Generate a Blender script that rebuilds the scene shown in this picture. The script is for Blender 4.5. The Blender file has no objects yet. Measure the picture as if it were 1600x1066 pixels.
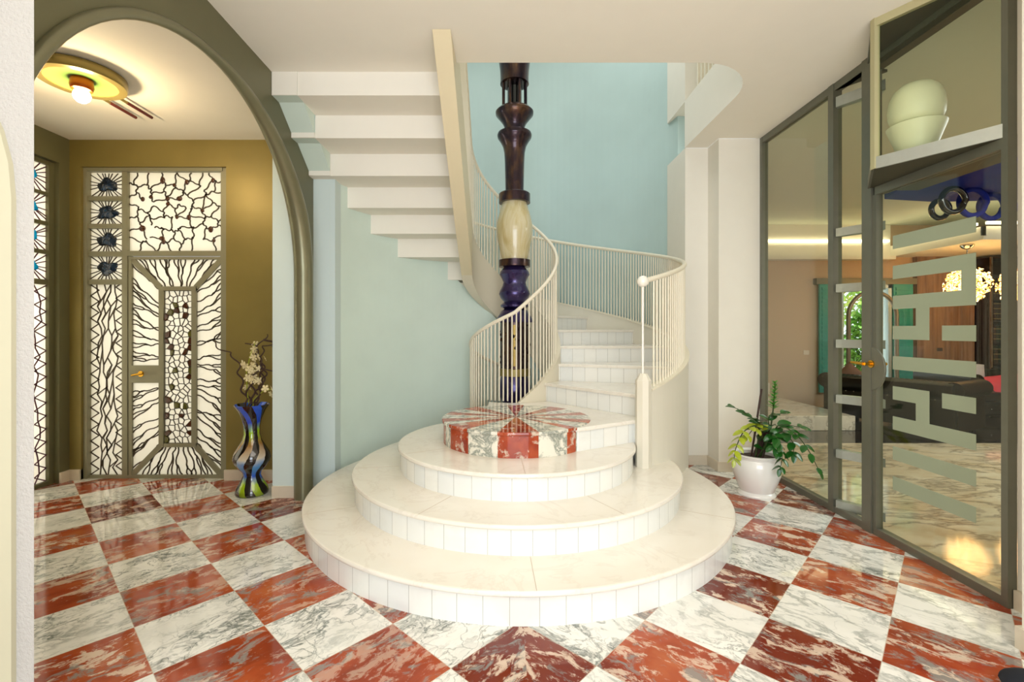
import bpy, math, random
from math import sin, cos, pi, radians as rad, sqrt, atan2
import mathutils
V = mathutils.Vector
random.seed(7)
S = bpy.context.scene
COL = S.collection

# ------------------------------------------------------------------ camera
H = 1.45; F = 735.0; PX = 786.0; PY = 515.0
cd = bpy.data.cameras.new('camera'); cam = bpy.data.objects.new('camera', cd); COL.objects.link(cam)
cam.location = (0, 0, H); cam.rotation_euler = (pi/2, 0, 0)
cd.sensor_width = 36; cd.lens = F/1600*36
cd.shift_x = (800-PX)/1600; cd.shift_y = (PY-533)/1600
cd.clip_start = 0.05; cd.clip_end = 200
S.camera = cam
S.view_settings.view_transform = 'Standard'; S.view_settings.look = 'None'
S.view_settings.gamma = 1; S.view_settings.use_curve_mapping = False
S.view_settings.exposure = 0.3

# ------------------------------------------------------------------ world + lights
w = bpy.data.worlds.new('sky'); S.world = w; w.use_nodes = True
bg = w.node_tree.nodes['Background']; bg.inputs[0].default_value = (0.80, 0.90, 1.0, 1); bg.inputs[1].default_value = 1.6

def area(name, loc, rot, sx, sy, power, col):
    d = bpy.data.lights.new(name, 'AREA'); d.shape = 'RECTANGLE'; d.size = sx; d.size_y = sy
    d.energy = power; d.color = col
    o = bpy.data.objects.new(name, d); COL.objects.link(o); o.location = loc; o.rotation_euler = rot
    return o
def point(name, loc, power, col, r=0.05):
    d = bpy.data.lights.new(name, 'POINT'); d.energy = power; d.color = col; d.shadow_soft_size = r
    o = bpy.data.objects.new(name, d); COL.objects.link(o); o.location = loc
    return o
# daylight through the tall windows of the hall's rear wall
area('daylight_rear_window', (0.3, -3.35, 1.75), (rad(90), 0, 0), 3.8, 2.6, 135, (0.88, 0.94, 1.0))
# daylight on the upper landing of the stair tower
area('daylight_stair_tower', (0.6, 4.8, 6.1), (0, 0, 0), 2.2, 2.2, 50, (0.96, 0.97, 0.97))
# unseen fill added under the hall ceiling, no lamp hangs there
area('hall_fill_down', (0.5, 0.2, 3.30), (0, 0, 0), 2.6, 2.6, 42, (1.0, 0.93, 0.82))
area('hall_fill_up', (0.4, -0.6, 0.5), (rad(180), 0, 0), 2.0, 1.2, 42, (1.0, 0.95, 0.87))  # added low panel standing in for bounce off the sunlit floor
# daylight outside the stained glass door and window, in the garden
area('daylight_entrance_door', (-3.4, 5.5, 1.7), (rad(-90), 0, 0), 2.4, 3.0, 50, (1.0, 0.98, 0.95))
area('daylight_entrance_window', (-5.3, 3.8, 1.7), (0, rad(-90), 0), 3.0, 2.0, 110, (1.0, 1.0, 1.0))
area('living_room_fill', (6.5, 4.5, 3.3), (0, 0, 0), 3.0, 3.0, 210, (0.95, 0.97, 1.0))  # unseen panel added below the ceiling to brighten the living room

# ------------------------------------------------------------------ node helpers
def lin(c):
    if isinstance(c, str):
        c = c.lstrip('#'); c = [int(c[i:i+2], 16)/255 for i in (0, 2, 4)]
        c = [x/12.92 if x <= .04045 else ((x+.055)/1.055)**2.4 for x in c]
    return (c[0], c[1], c[2], 1)
class N:
    def __init__(s, name):
        s.m = bpy.data.materials.new(name); s.m.use_nodes = True
        s.t = s.m.node_tree; s.b = s.t.nodes['Principled BSDF']; s.out = s.t.nodes['Material Output']
    def n(s, typ, **kw):
        x = s.t.nodes.new(typ)
        for k, v in kw.items(): setattr(x, k, v)
        return x
    def put(s, sock, v):
        if isinstance(v, bpy.types.NodeSocket): s.t.links.new(v, sock)
        else: sock.default_value = v
    def math(s, op, a, b=0.0, c=0.0):
        x = s.n('ShaderNodeMath', operation=op); s.put(x.inputs[0], a); s.put(x.inputs[1], b); s.put(x.inputs[2], c)
        return x.outputs[0]
    def vec(s, op, a, b=(0, 0, 0)):
        x = s.n('ShaderNodeVectorMath', operation=op); s.put(x.inputs[0], a)
        if op == 'SCALE': s.put(x.inputs['Scale'], b)
        else: s.put(x.inputs[1], b)
        return x.outputs['Value'] if op in ('DOT_PRODUCT', 'LENGTH') else x.outputs[0]
    def comb(s, x=0., y=0., z=0.):
        c = s.n('ShaderNodeCombineXYZ')
        for i, v in enumerate((x, y, z)): s.put(c.inputs[i], v)
        return c.outputs[0]
    def sep(s, v):
        c = s.n('ShaderNodeSeparateXYZ'); s.put(c.inputs[0], v); return c.outputs
    def pos(s): return s.n('ShaderNodeNewGeometry').outputs['Position']
    def noise(s, v, scale, detail=4, rough=.55, dist=0.):
        x = s.n('ShaderNodeTexNoise'); s.put(x.inputs['Vector'], v); s.put(x.inputs['Scale'], scale)
        s.put(x.inputs['Detail'], detail); s.put(x.inputs['Roughness'], rough); s.put(x.inputs['Distortion'], dist)
        return x.outputs['Fac']
    def ramp(s, f, stops, interp='LINEAR'):
        x = s.n('ShaderNodeValToRGB'); e = x.color_ramp.elements; x.color_ramp.interpolation = interp
        while len(e) < len(stops): e.new(.5)
        for el, (p, c) in zip(e, stops):
            el.position = p; el.color = lin(c) if not isinstance(c, float) else (c, c, c, 1)
        s.put(x.inputs[0], f); return x.outputs[0]
    def mix(s, f, a, b):
        x = s.n('ShaderNodeMix', data_type='RGBA'); s.put(x.inputs[0], f)
        s.put(x.inputs[6], lin(a) if isinstance(a, (str, tuple)) else a); s.put(x.inputs[7], lin(b) if isinstance(b, (str, tuple)) else b)
        return x.outputs[2]
    def color(s, c): s.put(s.b.inputs['Base Color'], lin(c) if isinstance(c, (str, tuple)) else c); return s
    def bump(s, h, strength=.2, dist=.01):
        x = s.n('ShaderNodeBump'); s.put(x.inputs['Height'], h); x.inputs['Strength'].default_value = strength; x.inputs['Distance'].default_value = dist
        s.t.links.new(x.outputs[0], s.b.inputs['Normal'])
    def set(s, rough=.5, metal=0., spec=.5, coat=0., trans=0., emit=None, es=0.):
        b = s.b.inputs; s.put(b['Roughness'], rough); b['Metallic'].default_value = metal
        b['Specular IOR Level'].default_value = spec; b['Coat Weight'].default_value = coat; b['Transmission Weight'].default_value = trans
        if emit is not None: s.put(b['Emission Color'], lin(emit) if isinstance(emit, (str, tuple)) else emit); b['Emission Strength'].default_value = es
        return s
def plain(name, c, rough=.5, metal=0., spec=.5, coat=0., var=.04, scale=6., bump=0., bscale=60., emit=None, es=0.):
    """painted / cast surface: colour with a faint mottling of its own"""
    n = N(name); p = n.pos()
    base = lin(c)
    if var:
        f = n.noise(p, scale, 3)
        lo = tuple(x*(1-var*2) for x in base[:3]); hi = tuple(min(1, x*(1+var*2)) for x in base[:3])
        n.put(n.b.inputs['Base Color'], n.mix(f, lo, hi))
    else: n.color(base[:3])
    n.set(rough, metal, spec, coat, emit=emit, es=es)
    if bump: n.bump(n.noise(p, bscale, 4), bump, .01)
    return n.m
M = {}
M['ceiling'] = plain('ceiling_plaster', '#f1ecdf', .8, var=.01)
M['living_ceiling'] = plain('cream_plaster_reflection_tint', '#cfd3c0', .8, var=.01)  # cream ceiling; the sage tint stands in for reflections in the glass
M['white_wall'] = plain('cream_white_plaster', '#ece7da', .75, var=.015)
M['rough_plaster'] = plain('textured_plaster', '#b3b0ac', .85, var=.02, bump=.55, bscale=110)
M['cream_panel'] = plain('cream_paint', '#bab69e', .6, var=.01)
M['green_wall'] = plain('pale_green_stucco', '#d5e5da', .55, var=.03, scale=3)
M['blue_wall'] = plain('aqua_stucco', '#bdd3d0', .5, var=.045, scale=1.4)
M['jamb'] = plain('pale_blue_paint', '#d3e2e0', .6, var=.01)
M['olive'] = plain('olive_metallic_paint', '#6d6a4c', .42, metal=.25, var=.06, scale=3)
M['gold_wall'] = plain('old_gold_stucco', '#8a7a42', .42, metal=.3, var=.09, scale=2.5, bump=.05, bscale=20)
M['tube'] = plain('olive_tube_lacquer', '#7d7a5e', .3, metal=.45, var=.05)
M['skirting'] = plain('beige_marble_skirting', '#d9cdb8', .3, var=.04, scale=9)
M['parapet'] = plain('pale_cream_lacquer', '#e3ddcc', .4, var=.015)
M['curb'] = plain('cream_lacquer_half_shade', '#dfd6bf', .4, var=.015)  # inner curb, toned between its lit and its shaded stretch
M['khaki'] = plain('pale_khaki_frame', '#bdb58c', .4, metal=.2, var=.02)
M['stringer'] = plain('cream_lacquer_warm_lit', '#e3d6b4', .4, var=.015)  # upper run of the same stringer, warm light put into its tint
M['bars'] = plain('ivory_lacquer', '#efe6d0', .35, var=0)
M['ball'] = plain('white_gloss', '#f4f0e4', .15, coat=.5, var=0)
M['alu'] = plain('brushed_aluminium', '#b6bcb6', .35, metal=.75, var=.04, scale=30)
M['frame'] = plain('olive_grey_frame', '#77776a', .38, metal=.5, var=.05, scale=12)
M['frame_dark'] = plain('dark_olive_frame', '#4b4838', .45, metal=.35, var=.05)
M['doorframe'] = plain('door_sage_paint', '#8f8b72', .42, metal=.2, var=.03)
M['brass'] = plain('polished_brass', '#d9a53c', .2, metal=1, var=0)
M['lead'] = plain('lead_came', '#5a5042', .5, metal=.4, var=0)
M['lead_plum'] = plain('plum_lead_came', '#5a2b3a', .5, metal=.2, var=0)
M['gem_brown'] = plain('amber_brown_gem', '#4d2a1a', .15, coat=.5, var=.2, scale=40)
M['gem_green'] = plain('moss_green_gem', '#5d5a26', .15, coat=.5, var=.2, scale=40)
M['gem_navy'] = plain('navy_glass_gem', '#122842', .12, coat=.7, var=.3, scale=25)
M['ceramic'] = plain('white_ceramic', '#eeece6', .18, coat=.6, var=.01)
M['soil'] = plain('potting_soil', '#3c2c20', .9, var=.2, scale=60, bump=.5)
M['leaf'] = plain('dark_green_leaf', '#205a1a', .3, coat=.3, var=.16, scale=20)
M['leaf_yellow'] = plain('yellowing_leaf', '#a9b52c', .35, coat=.2, var=.15, scale=20)
M['stem'] = plain('green_stem', '#35461f', .5, var=.1)
M['bark'] = plain('brown_bark', '#3f2a22', .7, var=.12, scale=30)
M['petal'] = plain('cream_petal', '#e9dcae', .5, var=.05)
M['leather'] = plain('black_leather', '#060606', .34, spec=.3, coat=.15, var=.1, bump=.15, bscale=80)
M['teal'] = plain('teal_shutter_paint', '#109c92', .4, var=.08)
M['beige_paper'] = plain('beige_textured_wallpaper', '#c9ac8c', .8, var=.05, scale=30, bump=.2, bscale=200)
M['black_floor'] = plain('black_granite', '#15110f', .08, var=.1, scale=50)
M['navy'] = plain('navy_lacquer', '#14268a', .7, spec=.1, var=.25, scale=1.5)
M['black_gloss'] = plain('black_gloss', '#0b0b10', .1, coat=.5, var=0)
M['rose'] = plain('rose_cushion_cloth', '#c4374f', .7, var=.08, bump=.2)
M['grey_cloth'] = plain('pale_grey_cushion_cloth', '#b9bcc6', .8, var=.06, bump=.2)
M['brown_cloth'] = plain('brown_cushion_cloth', '#7a5844', .8, var=.06, bump=.2)
M['chrome'] = plain('chrome', '#b5b5b5', .08, metal=1, var=0)
M['steel_tube'] = plain('bronze_grey_tube', '#8f8574', .35, metal=.4, var=.04)
M['shelf'] = plain('dark_walnut_shelf', '#1d120e', .35, var=.15, scale=14)
M['led'] = plain('warm_led_strip', '#fff0c8', .5, var=0, emit=(1, .86, .58), es=5)
M['bulb'] = plain('lit_bulb', '#fff4d8', .3, var=0, emit=(1, .85, .58), es=40)
M['copper'] = plain('orange_copper', '#b5541c', .3, metal=.6, var=.05)
M['lamp_green'] = plain('sage_green_enamel', '#6f9048', .4, var=.03)
M['lamp_brass'] = plain('pale_brass', '#94844c', .3, metal=.5, var=.04)
M['rod_red'] = plain('dark_red_rod', '#5d1f18', .35, var=.1)
M['switch'] = plain('switch_plate', '#e2d6c2', .4, var=0)
M['switch_dark'] = plain('dark_switch_plate', '#3a2a22', .4, var=0)
M['frost'] = plain('frosted_sage_film', '#9da78e', .6, var=.01)
M['stone_pale'] = plain('pale_green_alabaster', '#f3eed2', .4, var=.04, scale=7)
M['grass'] = plain('lawn', '#93a455', .9, var=.2, scale=3)
M['foliage'] = plain('garden_foliage', '#5f8f3a', .6, var=.3, scale=5)
M['trunk'] = plain('tree_bark', '#5b4634', .8, var=.15)
M['terrace'] = plain('pale_terrace_stone', '#d8cbb8', .7, var=.08)
M['clear'] = None

def glass(name, tint=(.93, .96, .92), refl=.06):
    n = N(name); t = n.n('ShaderNodeBsdfTransparent'); t.inputs[0].default_value = (*tint, 1)
    g = n.n('ShaderNodeBsdfGlossy'); g.inputs['Roughness'].default_value = .01
    lw = n.n('ShaderNodeLayerWeight'); lw.inputs[0].default_value = .5
    fr = n.math('MULTIPLY_ADD', n.math('POWER', lw.outputs['Facing'], 2.3), .42, refl*.2)
    mx = n.n('ShaderNodeMixShader'); n.t.links.new(fr, mx.inputs[0]); n.t.links.new(t.outputs[0], mx.inputs[1]); n.t.links.new(g.outputs[0], mx.inputs[2])
    n.t.links.new(mx.outputs[0], n.out.inputs[0]); return n.m
M['glass'] = glass('clear_pane', (.90, .93, .87))
M['pane'] = glass('window_pane', (.97, .98, .98))

def frosted(name, col, streak=True):
    n = N(name); p = n.pos()
    c = n.mix(n.noise(n.vec('MULTIPLY', p, (3, 3, 1.2)), 3., 3), tuple(x*.9 for x in lin(col)[:3]), lin(col)[:3])
    d = n.n('ShaderNodeBsdfDiffuse'); n.put(d.inputs[0], c)
    t = n.n('ShaderNodeBsdfTranslucent'); n.put(t.inputs[0], c)
    g = n.n('ShaderNodeBsdfGlossy'); g.inputs['Roughness'].default_value = .15
    m1 = n.n('ShaderNodeMixShader'); m1.inputs[0].default_value = .55; n.t.links.new(d.outputs[0], m1.inputs[1]); n.t.links.new(t.outputs[0], m1.inputs[2])
    m2 = n.n('ShaderNodeMixShader'); m2.inputs[0].default_value = .05; n.t.links.new(m1.outputs[0], m2.inputs[1]); n.t.links.new(g.outputs[0], m2.inputs[2])
    n.t.links.new(m2.outputs[0], n.out.inputs[0]); return n.m
M['milk'] = frosted('milk_glass', '#f3efe2')
M['gem_cyan'] = frosted('cyan_glass_gem', '#12a4de')

def marble_floor():
    n = N('checker_marble'); p = n.pos(); a = .4426; ang = .7624; ox, oy = -3.395, 3.817
    c, s = cos(ang), sin(ang)
    q = n.vec('SUBTRACT', p, (ox, oy, 0))
    u = n.math('DIVIDE', n.vec('DOT_PRODUCT', q, (c, -s, 0)), a); v = n.math('DIVIDE', n.vec('DOT_PRODUCT', q, (s, c, 0)), a)
    fu, fv = n.math('FLOOR', u), n.math('FLOOR', v)
    par = n.math('FLOORED_MODULO', n.math('ADD', fu, fv), 2.)
    red = n.math('LESS_THAN', par, .5)
    wn = n.n('ShaderNodeTexWhiteNoise', noise_dimensions='2D'); n.put(wn.inputs[0], n.comb(fu, fv)); rc = wn.outputs['Color']; rv = wn.outputs['Value']
    # sub-strips inside each tile (three book-laid pieces)
    sv = n.math('FLOOR', n.math('MULTIPLY', u, 1.5))
    wn2 = n.n('ShaderNodeTexWhiteNoise', noise_dimensions='3D'); n.put(wn2.inputs[0], n.comb(fu, fv, 0.))
    off = n.vec('SCALE', rc, 9.)
    side = n.math('GREATER_THAN', n.sep(p)[0], .1)
    # grain runs along v on the left half, along u on the right half
    gu = n.comb(n.math('MULTIPLY', u, .44), n.math('MULTIPLY', v, .44), 0.)
    base = n.vec('ADD', gu, off)
    stretch = n.vec('MULTIPLY', base, (2.4, 1.2, 1.)); stretch2 = n.vec('MULTIPLY', base, (1.2, 2.2, 1.))
    mixv = n.n('ShaderNodeMix', data_type='VECTOR'); n.put(mixv.inputs[0], side); n.put(mixv.inputs[4], stretch); n.put(mixv.inputs[5], stretch2); st = mixv.outputs[1]
    # white marble with grey veins
    warp = n.vec('ADD', st, n.vec('SCALE', n.n_col(st, 2.2), .55))
    f1 = n.noise(warp, 2.6, 7, .62, .4)
    vein = n.math('SUBTRACT', 1., n.math('MULTIPLY', n.math('ABSOLUTE', n.math('SUBTRACT', f1, .5)), 22.))
    vein = n.math('MAXIMUM', vein, 0.)
    f2 = n.noise(warp, 7., 5, .6, .3)
    vein2 = n.math('MAXIMUM', n.math('SUBTRACT', 1., n.math('MULTIPLY', n.math('ABSOLUTE', n.math('SUBTRACT', f2, .52)), 26.)), 0.)
    mask = n.ramp(n.noise(st, 1.3, 3), [(.42, 0.), (.62, 1.)])
    mask1 = n.ramp(n.noise(n.vec('ADD', st, (7., 1., 0.)), 1.0, 3), [(.40, .15), (.6, 1.)])
    vv = n.math('ADD', n.math('MULTIPLY', n.math('MULTIPLY', vein, mask1), .7), n.math('MULTIPLY', n.math('MULTIPLY', vein2, mask), .75))
    vo = n.n('ShaderNodeTexVoronoi', feature='DISTANCE_TO_EDGE'); n.put(vo.inputs['Vector'], n.vec('ADD', base, n.vec('SCALE', n.n_col(base, 5.), .45))); vo.inputs['Scale'].default_value = 5.5
    cr = n.math('MULTIPLY', n.math('MULTIPLY', n.math('MAXIMUM', n.math('SUBTRACT', 1., n.math('MULTIPLY', vo.outputs['Distance'], 30.)), 0.), n.ramp(n.noise(base, 2.1, 3), [(.45, 0.), (.58, 1.)])), n.math('SUBTRACT', 1., n.math('MULTIPLY', side, .7)))
    vv = n.math('ADD', vv, n.math('MULTIPLY', cr, .6))
    cloud = n.ramp(n.noise(st, 1.7, 4), [(.35, '#f2f0ea'), (.7, '#e2e1da')])
    white = n.mix(n.math('MINIMUM', vv, .85), cloud, '#5c6560')
    # red marble with white and grey flecks
    warp3 = n.vec('ADD', st, n.vec('SCALE', n.n_col(st, 3.5), .35))
    r0 = n.ramp(n.noise(warp3, 1.6, 4), [(.3, '#7a2c18'), (.5, '#a34526'), (.72, '#b8643c')])
    r0 = n.mix(n.math('MULTIPLY', n.math('GREATER_THAN', rv, .78), .75), r0, '#611c12')
    fl = n.ramp(n.noise(warp3, 5.2, 9, .70, .3), [(.525, 0.), (.575, 1.)])
    fl2 = n.ramp(n.noise(n.vec('ADD', warp3, (5., 3., 0.)), 4.0, 9, .70, .5), [(.53, 0.), (.60, 1.)])
    r1 = n.mix(n.math('MULTIPLY', fl2, .8), r0, '#8b908c')
    amount = n.math('MULTIPLY', n.math('ADD', n.math('MULTIPLY', n.sep(rc)[1], .6), .35), 1.)
    r2 = n.mix(n.math('MULTIPLY', fl, amount), r1, '#e2cdb8')
    col = n.mix(red, white, r2)
    # thin joints
    ju = n.math('ABSOLUTE', n.math('SUBTRACT', n.math('FRACT', n.math('ADD', u, .5)), .5)); jv = n.math('ABSOLUTE', n.math('SUBTRACT', n.math('FRACT', n.math('ADD', v, .5)), .5))
    j = n.math('LESS_THAN', n.math('MINIMUM', ju, jv), .004)
    col = n.mix(n.math('MULTIPLY', j, .6), col, '#c9b8a4')
    n.color(col); n.set(rough=.07, spec=.5)
    return n.m
def n_col(s, v, scale):
    x = s.n('ShaderNodeTexNoise'); s.put(x.inputs['Vector'], v); x.inputs['Scale'].default_value = scale; x.inputs['Detail'].default_value = 4
    return s.vec('SUBTRACT', x.outputs['Color'], (.5, .5, .5))
N.n_col = n_col
M['floor'] = marble_floor()

def cream_marble(name, scale=1.2, c0='#e9dcc0', c1='#cdb892', vc='#4a3b2c', vs=24., rough=.07):
    n = N(name); p = n.vec('MULTIPLY', n.pos(), (1., 2.2, 1.))
    wv = n.vec('ADD', p, n.vec('SCALE', n.n_col(p, 1.1*scale), 1.2))
    f = n.noise(wv, scale, 7, .6, .4)
    ve = n.math('MAXIMUM', n.math('SUBTRACT', 1., n.math('MULTIPLY', n.math('ABSOLUTE', n.math('SUBTRACT', f, .5)), vs)), 0.)
    base = n.ramp(n.noise(wv, scale*1.7, 4), [(.3, c0), (.7, c1)])
    n.color(n.mix(n.math('MULTIPLY', ve, .55), base, vc)); n.set(rough=rough); return n.m
M['cream_marble'] = cream_marble('veined_cream_marble', 1.1)
M['cream_marble_top'] = cream_marble('veined_pale_marble', 2.2, '#e6dfd0', '#d5cbb8', '#574b40', 30.)

AX, AY = .115, 5.2           # axis of the spiral
CX, CY = .107, 3.915         # centre of the round steps
def tread_mat():
    n = N('polished_cream_marble'); p = n.pos()
    f = n.noise(p, 2.5, 6, .6, .8)
    ve = n.math('MAXIMUM', n.math('SUBTRACT', 1., n.math('MULTIPLY', n.math('ABSOLUTE', n.math('SUBTRACT', f, .5)), 40.)), 0.)
    c = n.ramp(n.noise(p, 1.8, 4), [(.3, '#f2ede2'), (.7, '#e9e2d5')])
    n.color(n.mix(n.math('MULTIPLY', ve, .12), c, '#b39a84')); n.set(rough=.12, spec=.5); return n.m
M['tread'] = tread_mat()
def riser_mat(name, cx, cy, R=None, tile=.132):
    n = N(name); p = n.pos(); s = n.sep(n.vec('SUBTRACT', p, (cx, cy, 0)))
    if R: k = n.math('MULTIPLY', n.math('ARCTAN2', s[0], s[1]), R/tile)
    else: k = n.math('DIVIDE', n.vec('LENGTH', n.comb(s[0], s[1], 0.)), tile)
    fr = n.math('FRACT', k); j = n.math('LESS_THAN', fr, .022)
    wn = n.n('ShaderNodeTexWhiteNoise', noise_dimensions='1D'); n.put(wn.inputs['W'], n.math('FLOOR', k))
    c = n.mix(wn.outputs['Value'], '#e9ebe8', '#f2f1ea')
    c = n.mix(n.math('MULTIPLY', n.ramp(n.noise(p, 6, 5, .6, .5), [(.55, 0.), (.7, 1.)]), .12), c, '#c2c3bd')
    n.color(n.mix(n.math('MULTIPLY', j, .75), c, '#97948a')); n.set(rough=.14); return n.m

def disc_mats(rad_top=True):
    """twelve unequal sectors of red and of veined white marble meeting at the centre"""
    n = N('inlaid_sector_marble'); p = n.pos(); s = n.sep(n.vec('SUBTRACT', p, (CX, CY, 0)))
    th = n.math('ARCTAN2', s[0], n.math('MULTIPLY', s[1], -1.))    # 0 towards the camera, + to the right
    th = n.math('MULTIPLY', th, 180/pi)
    red = None
    for a0, a1 in [(-14, 14), (37, 46.5), (64, 78), (97, 110), (128, 146), (171, 181), (-181, -173), (-146, -128), (-112, -98), (-82, -68), (-58, -37)]:
        m = n.math('MULTIPLY', n.math('GREATER_THAN', th, float(a0)), n.math('LESS_THAN', th, float(a1)))
        red = m if red is None else n.math('MAXIMUM', red, m)
    wv = n.vec('ADD', p, n.vec('SCALE', n.n_col(p, 6.), .12))
    f = n.noise(wv, 7., 7, .62, .4)
    ve = n.math('MAXIMUM', n.math('SUBTRACT', 1., n.math('MULTIPLY', n.math('ABSOLUTE', n.math('SUBTRACT', f, .5)), 14.)), 0.)
    white = n.mix(n.math('MULTIPLY', ve, .8), '#e6e2d3', '#5f6c62')
    r0 = n.ramp(n.noise(wv, 5., 4), [(.3, '#8a2a14'), (.6, '#b6502c'), (.8, '#c4764a')])
    fl = n.ramp(n.noise(wv, 11., 8, .65, .3), [(.54, 0.), (.61, 1.)])
    r = n.mix(n.math('MULTIPLY', fl, .8), r0, '#d8cbb8')
    col = n.mix(red, white, r)
    n.color(col); n.set(rough=.07); return n.m
M['sector'] = disc_mats()

def wood(name, c0, c1, ax=2):
    n = N(name); sc = [14., 14., 14.]; sc[ax] = .8
    p = n.vec('MULTIPLY', n.pos(), tuple(sc)); f = n.noise(p, 1., 4, .6, .3)
    n.color(n.ramp(f, [(.3, c0), (.7, c1)])); n.set(rough=.45); return n.m
M['wood'] = wood('walnut_panelling', '#6b4a36', '#a5805f')

def bronze():
    n = N('iridescent_bronze'); p = n.pos()
    f = n.noise(n.vec('MULTIPLY', p, (4., 4., 1.6)), 2.2, 4, .55, .4)
    n.color(n.ramp(f, [(.3, '#21182c'), (.5, '#3c2a30'), (.75, '#7d5a3c')])); n.set(rough=.26, metal=.75, coat=.3); return n.m
M['bronze'] = bronze()
def violet():
    n = N('violet_metallic_glaze'); p = n.pos()
    f = n.noise(n.vec('MULTIPLY', p, (3., 3., 2.)), 2.6, 3)
    n.color(n.ramp(f, [(.3, '#1c1240'), (.55, '#382a60'), (.75, '#4c4a70')])); n.set(rough=.22, metal=.6, coat=.5); return n.m
M['violet'] = violet()
def onyx():
    n = N('honey_alabaster'); p = n.vec('MULTIPLY', n.pos(), (9., 9., 1.4))
    f = n.noise(p, 1., 5, .55, .6)
    n.color(n.ramp(f, [(.3, '#b5a06a'), (.5, '#cdbf93'), (.7, '#ded6ba')])); n.set(rough=.2, coat=.5); return n.m
M['onyx'] = onyx()
def vase_mat():
    n = N('marbled_art_glass'); p = n.vec('SUBTRACT', n.pos(), (-2.22, 4.16, 0)); s = n.sep(p)
    th = n.math('ARCTAN2', s[0], n.math('MULTIPLY', s[1], -1.))
    wob = n.math('MULTIPLY', n.math('SINE', n.math('MULTIPLY', s[2], 9.)), .42)
    k = n.math('ADD', n.math('MULTIPLY', n.math('ADD', th, wob), .955), n.math('MULTIPLY', n.noise(p, 6., 3), .5))
    band = n.math('SINE', n.math('MULTIPLY', k, 6.28/1.0))
    m = n.math('GREATER_THAN', band, .12)
    z = n.math('ADD', s[2], n.math('MULTIPLY', n.math('SUBTRACT', n.noise(p, 9., 3), .5), .10))
    cz = n.ramp(n.math('DIVIDE', z, .8), [(.0, '#6b7a12'), (.12, '#a7c81c'), (.20, '#1753c4'), (.33, '#4c9ade'), (.42, '#d8cdb8'), (.55, '#a1763c'), (.70, '#9ccb1e'), (.80, '#1746c8'), (1., '#2a62dc')])
    n.color(n.mix(m, '#120605', cz)); n.set(rough=.05, coat=1.); return n.m
M['vase'] = vase_mat()
def chand_mat():
    n = N('lit_crystal_petals'); p = n.pos(); f = n.noise(p, 26., 3)
    c = n.ramp(f, [(.38, '#7a3c06'), (.5, '#f0a63a'), (.62, '#fff0c4')])
    n.color('#f3cf8c'); n.set(rough=.2, emit=c, es=5.0); return n.m
M['crystal'] = chand_mat()
def book_mat(name, c):
    n = N(name); p = n.pos(); z = n.sep(p)[2]
    b = n.math('LESS_THAN', n.math('FRACT', n.math('MULTIPLY', z, 11.)), .16)
    n.color(n.mix(n.math('MULTIPLY', b, .8), c, '#8f7b44')); n.set(rough=.5); return n.m
BOOKS = [book_mat('leather_spine_'+k, c) for k, c in (('brown', '#2a1a12'), ('green', '#1d2a20'), ('black', '#151315'), ('grey', '#33353a'))]

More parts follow.
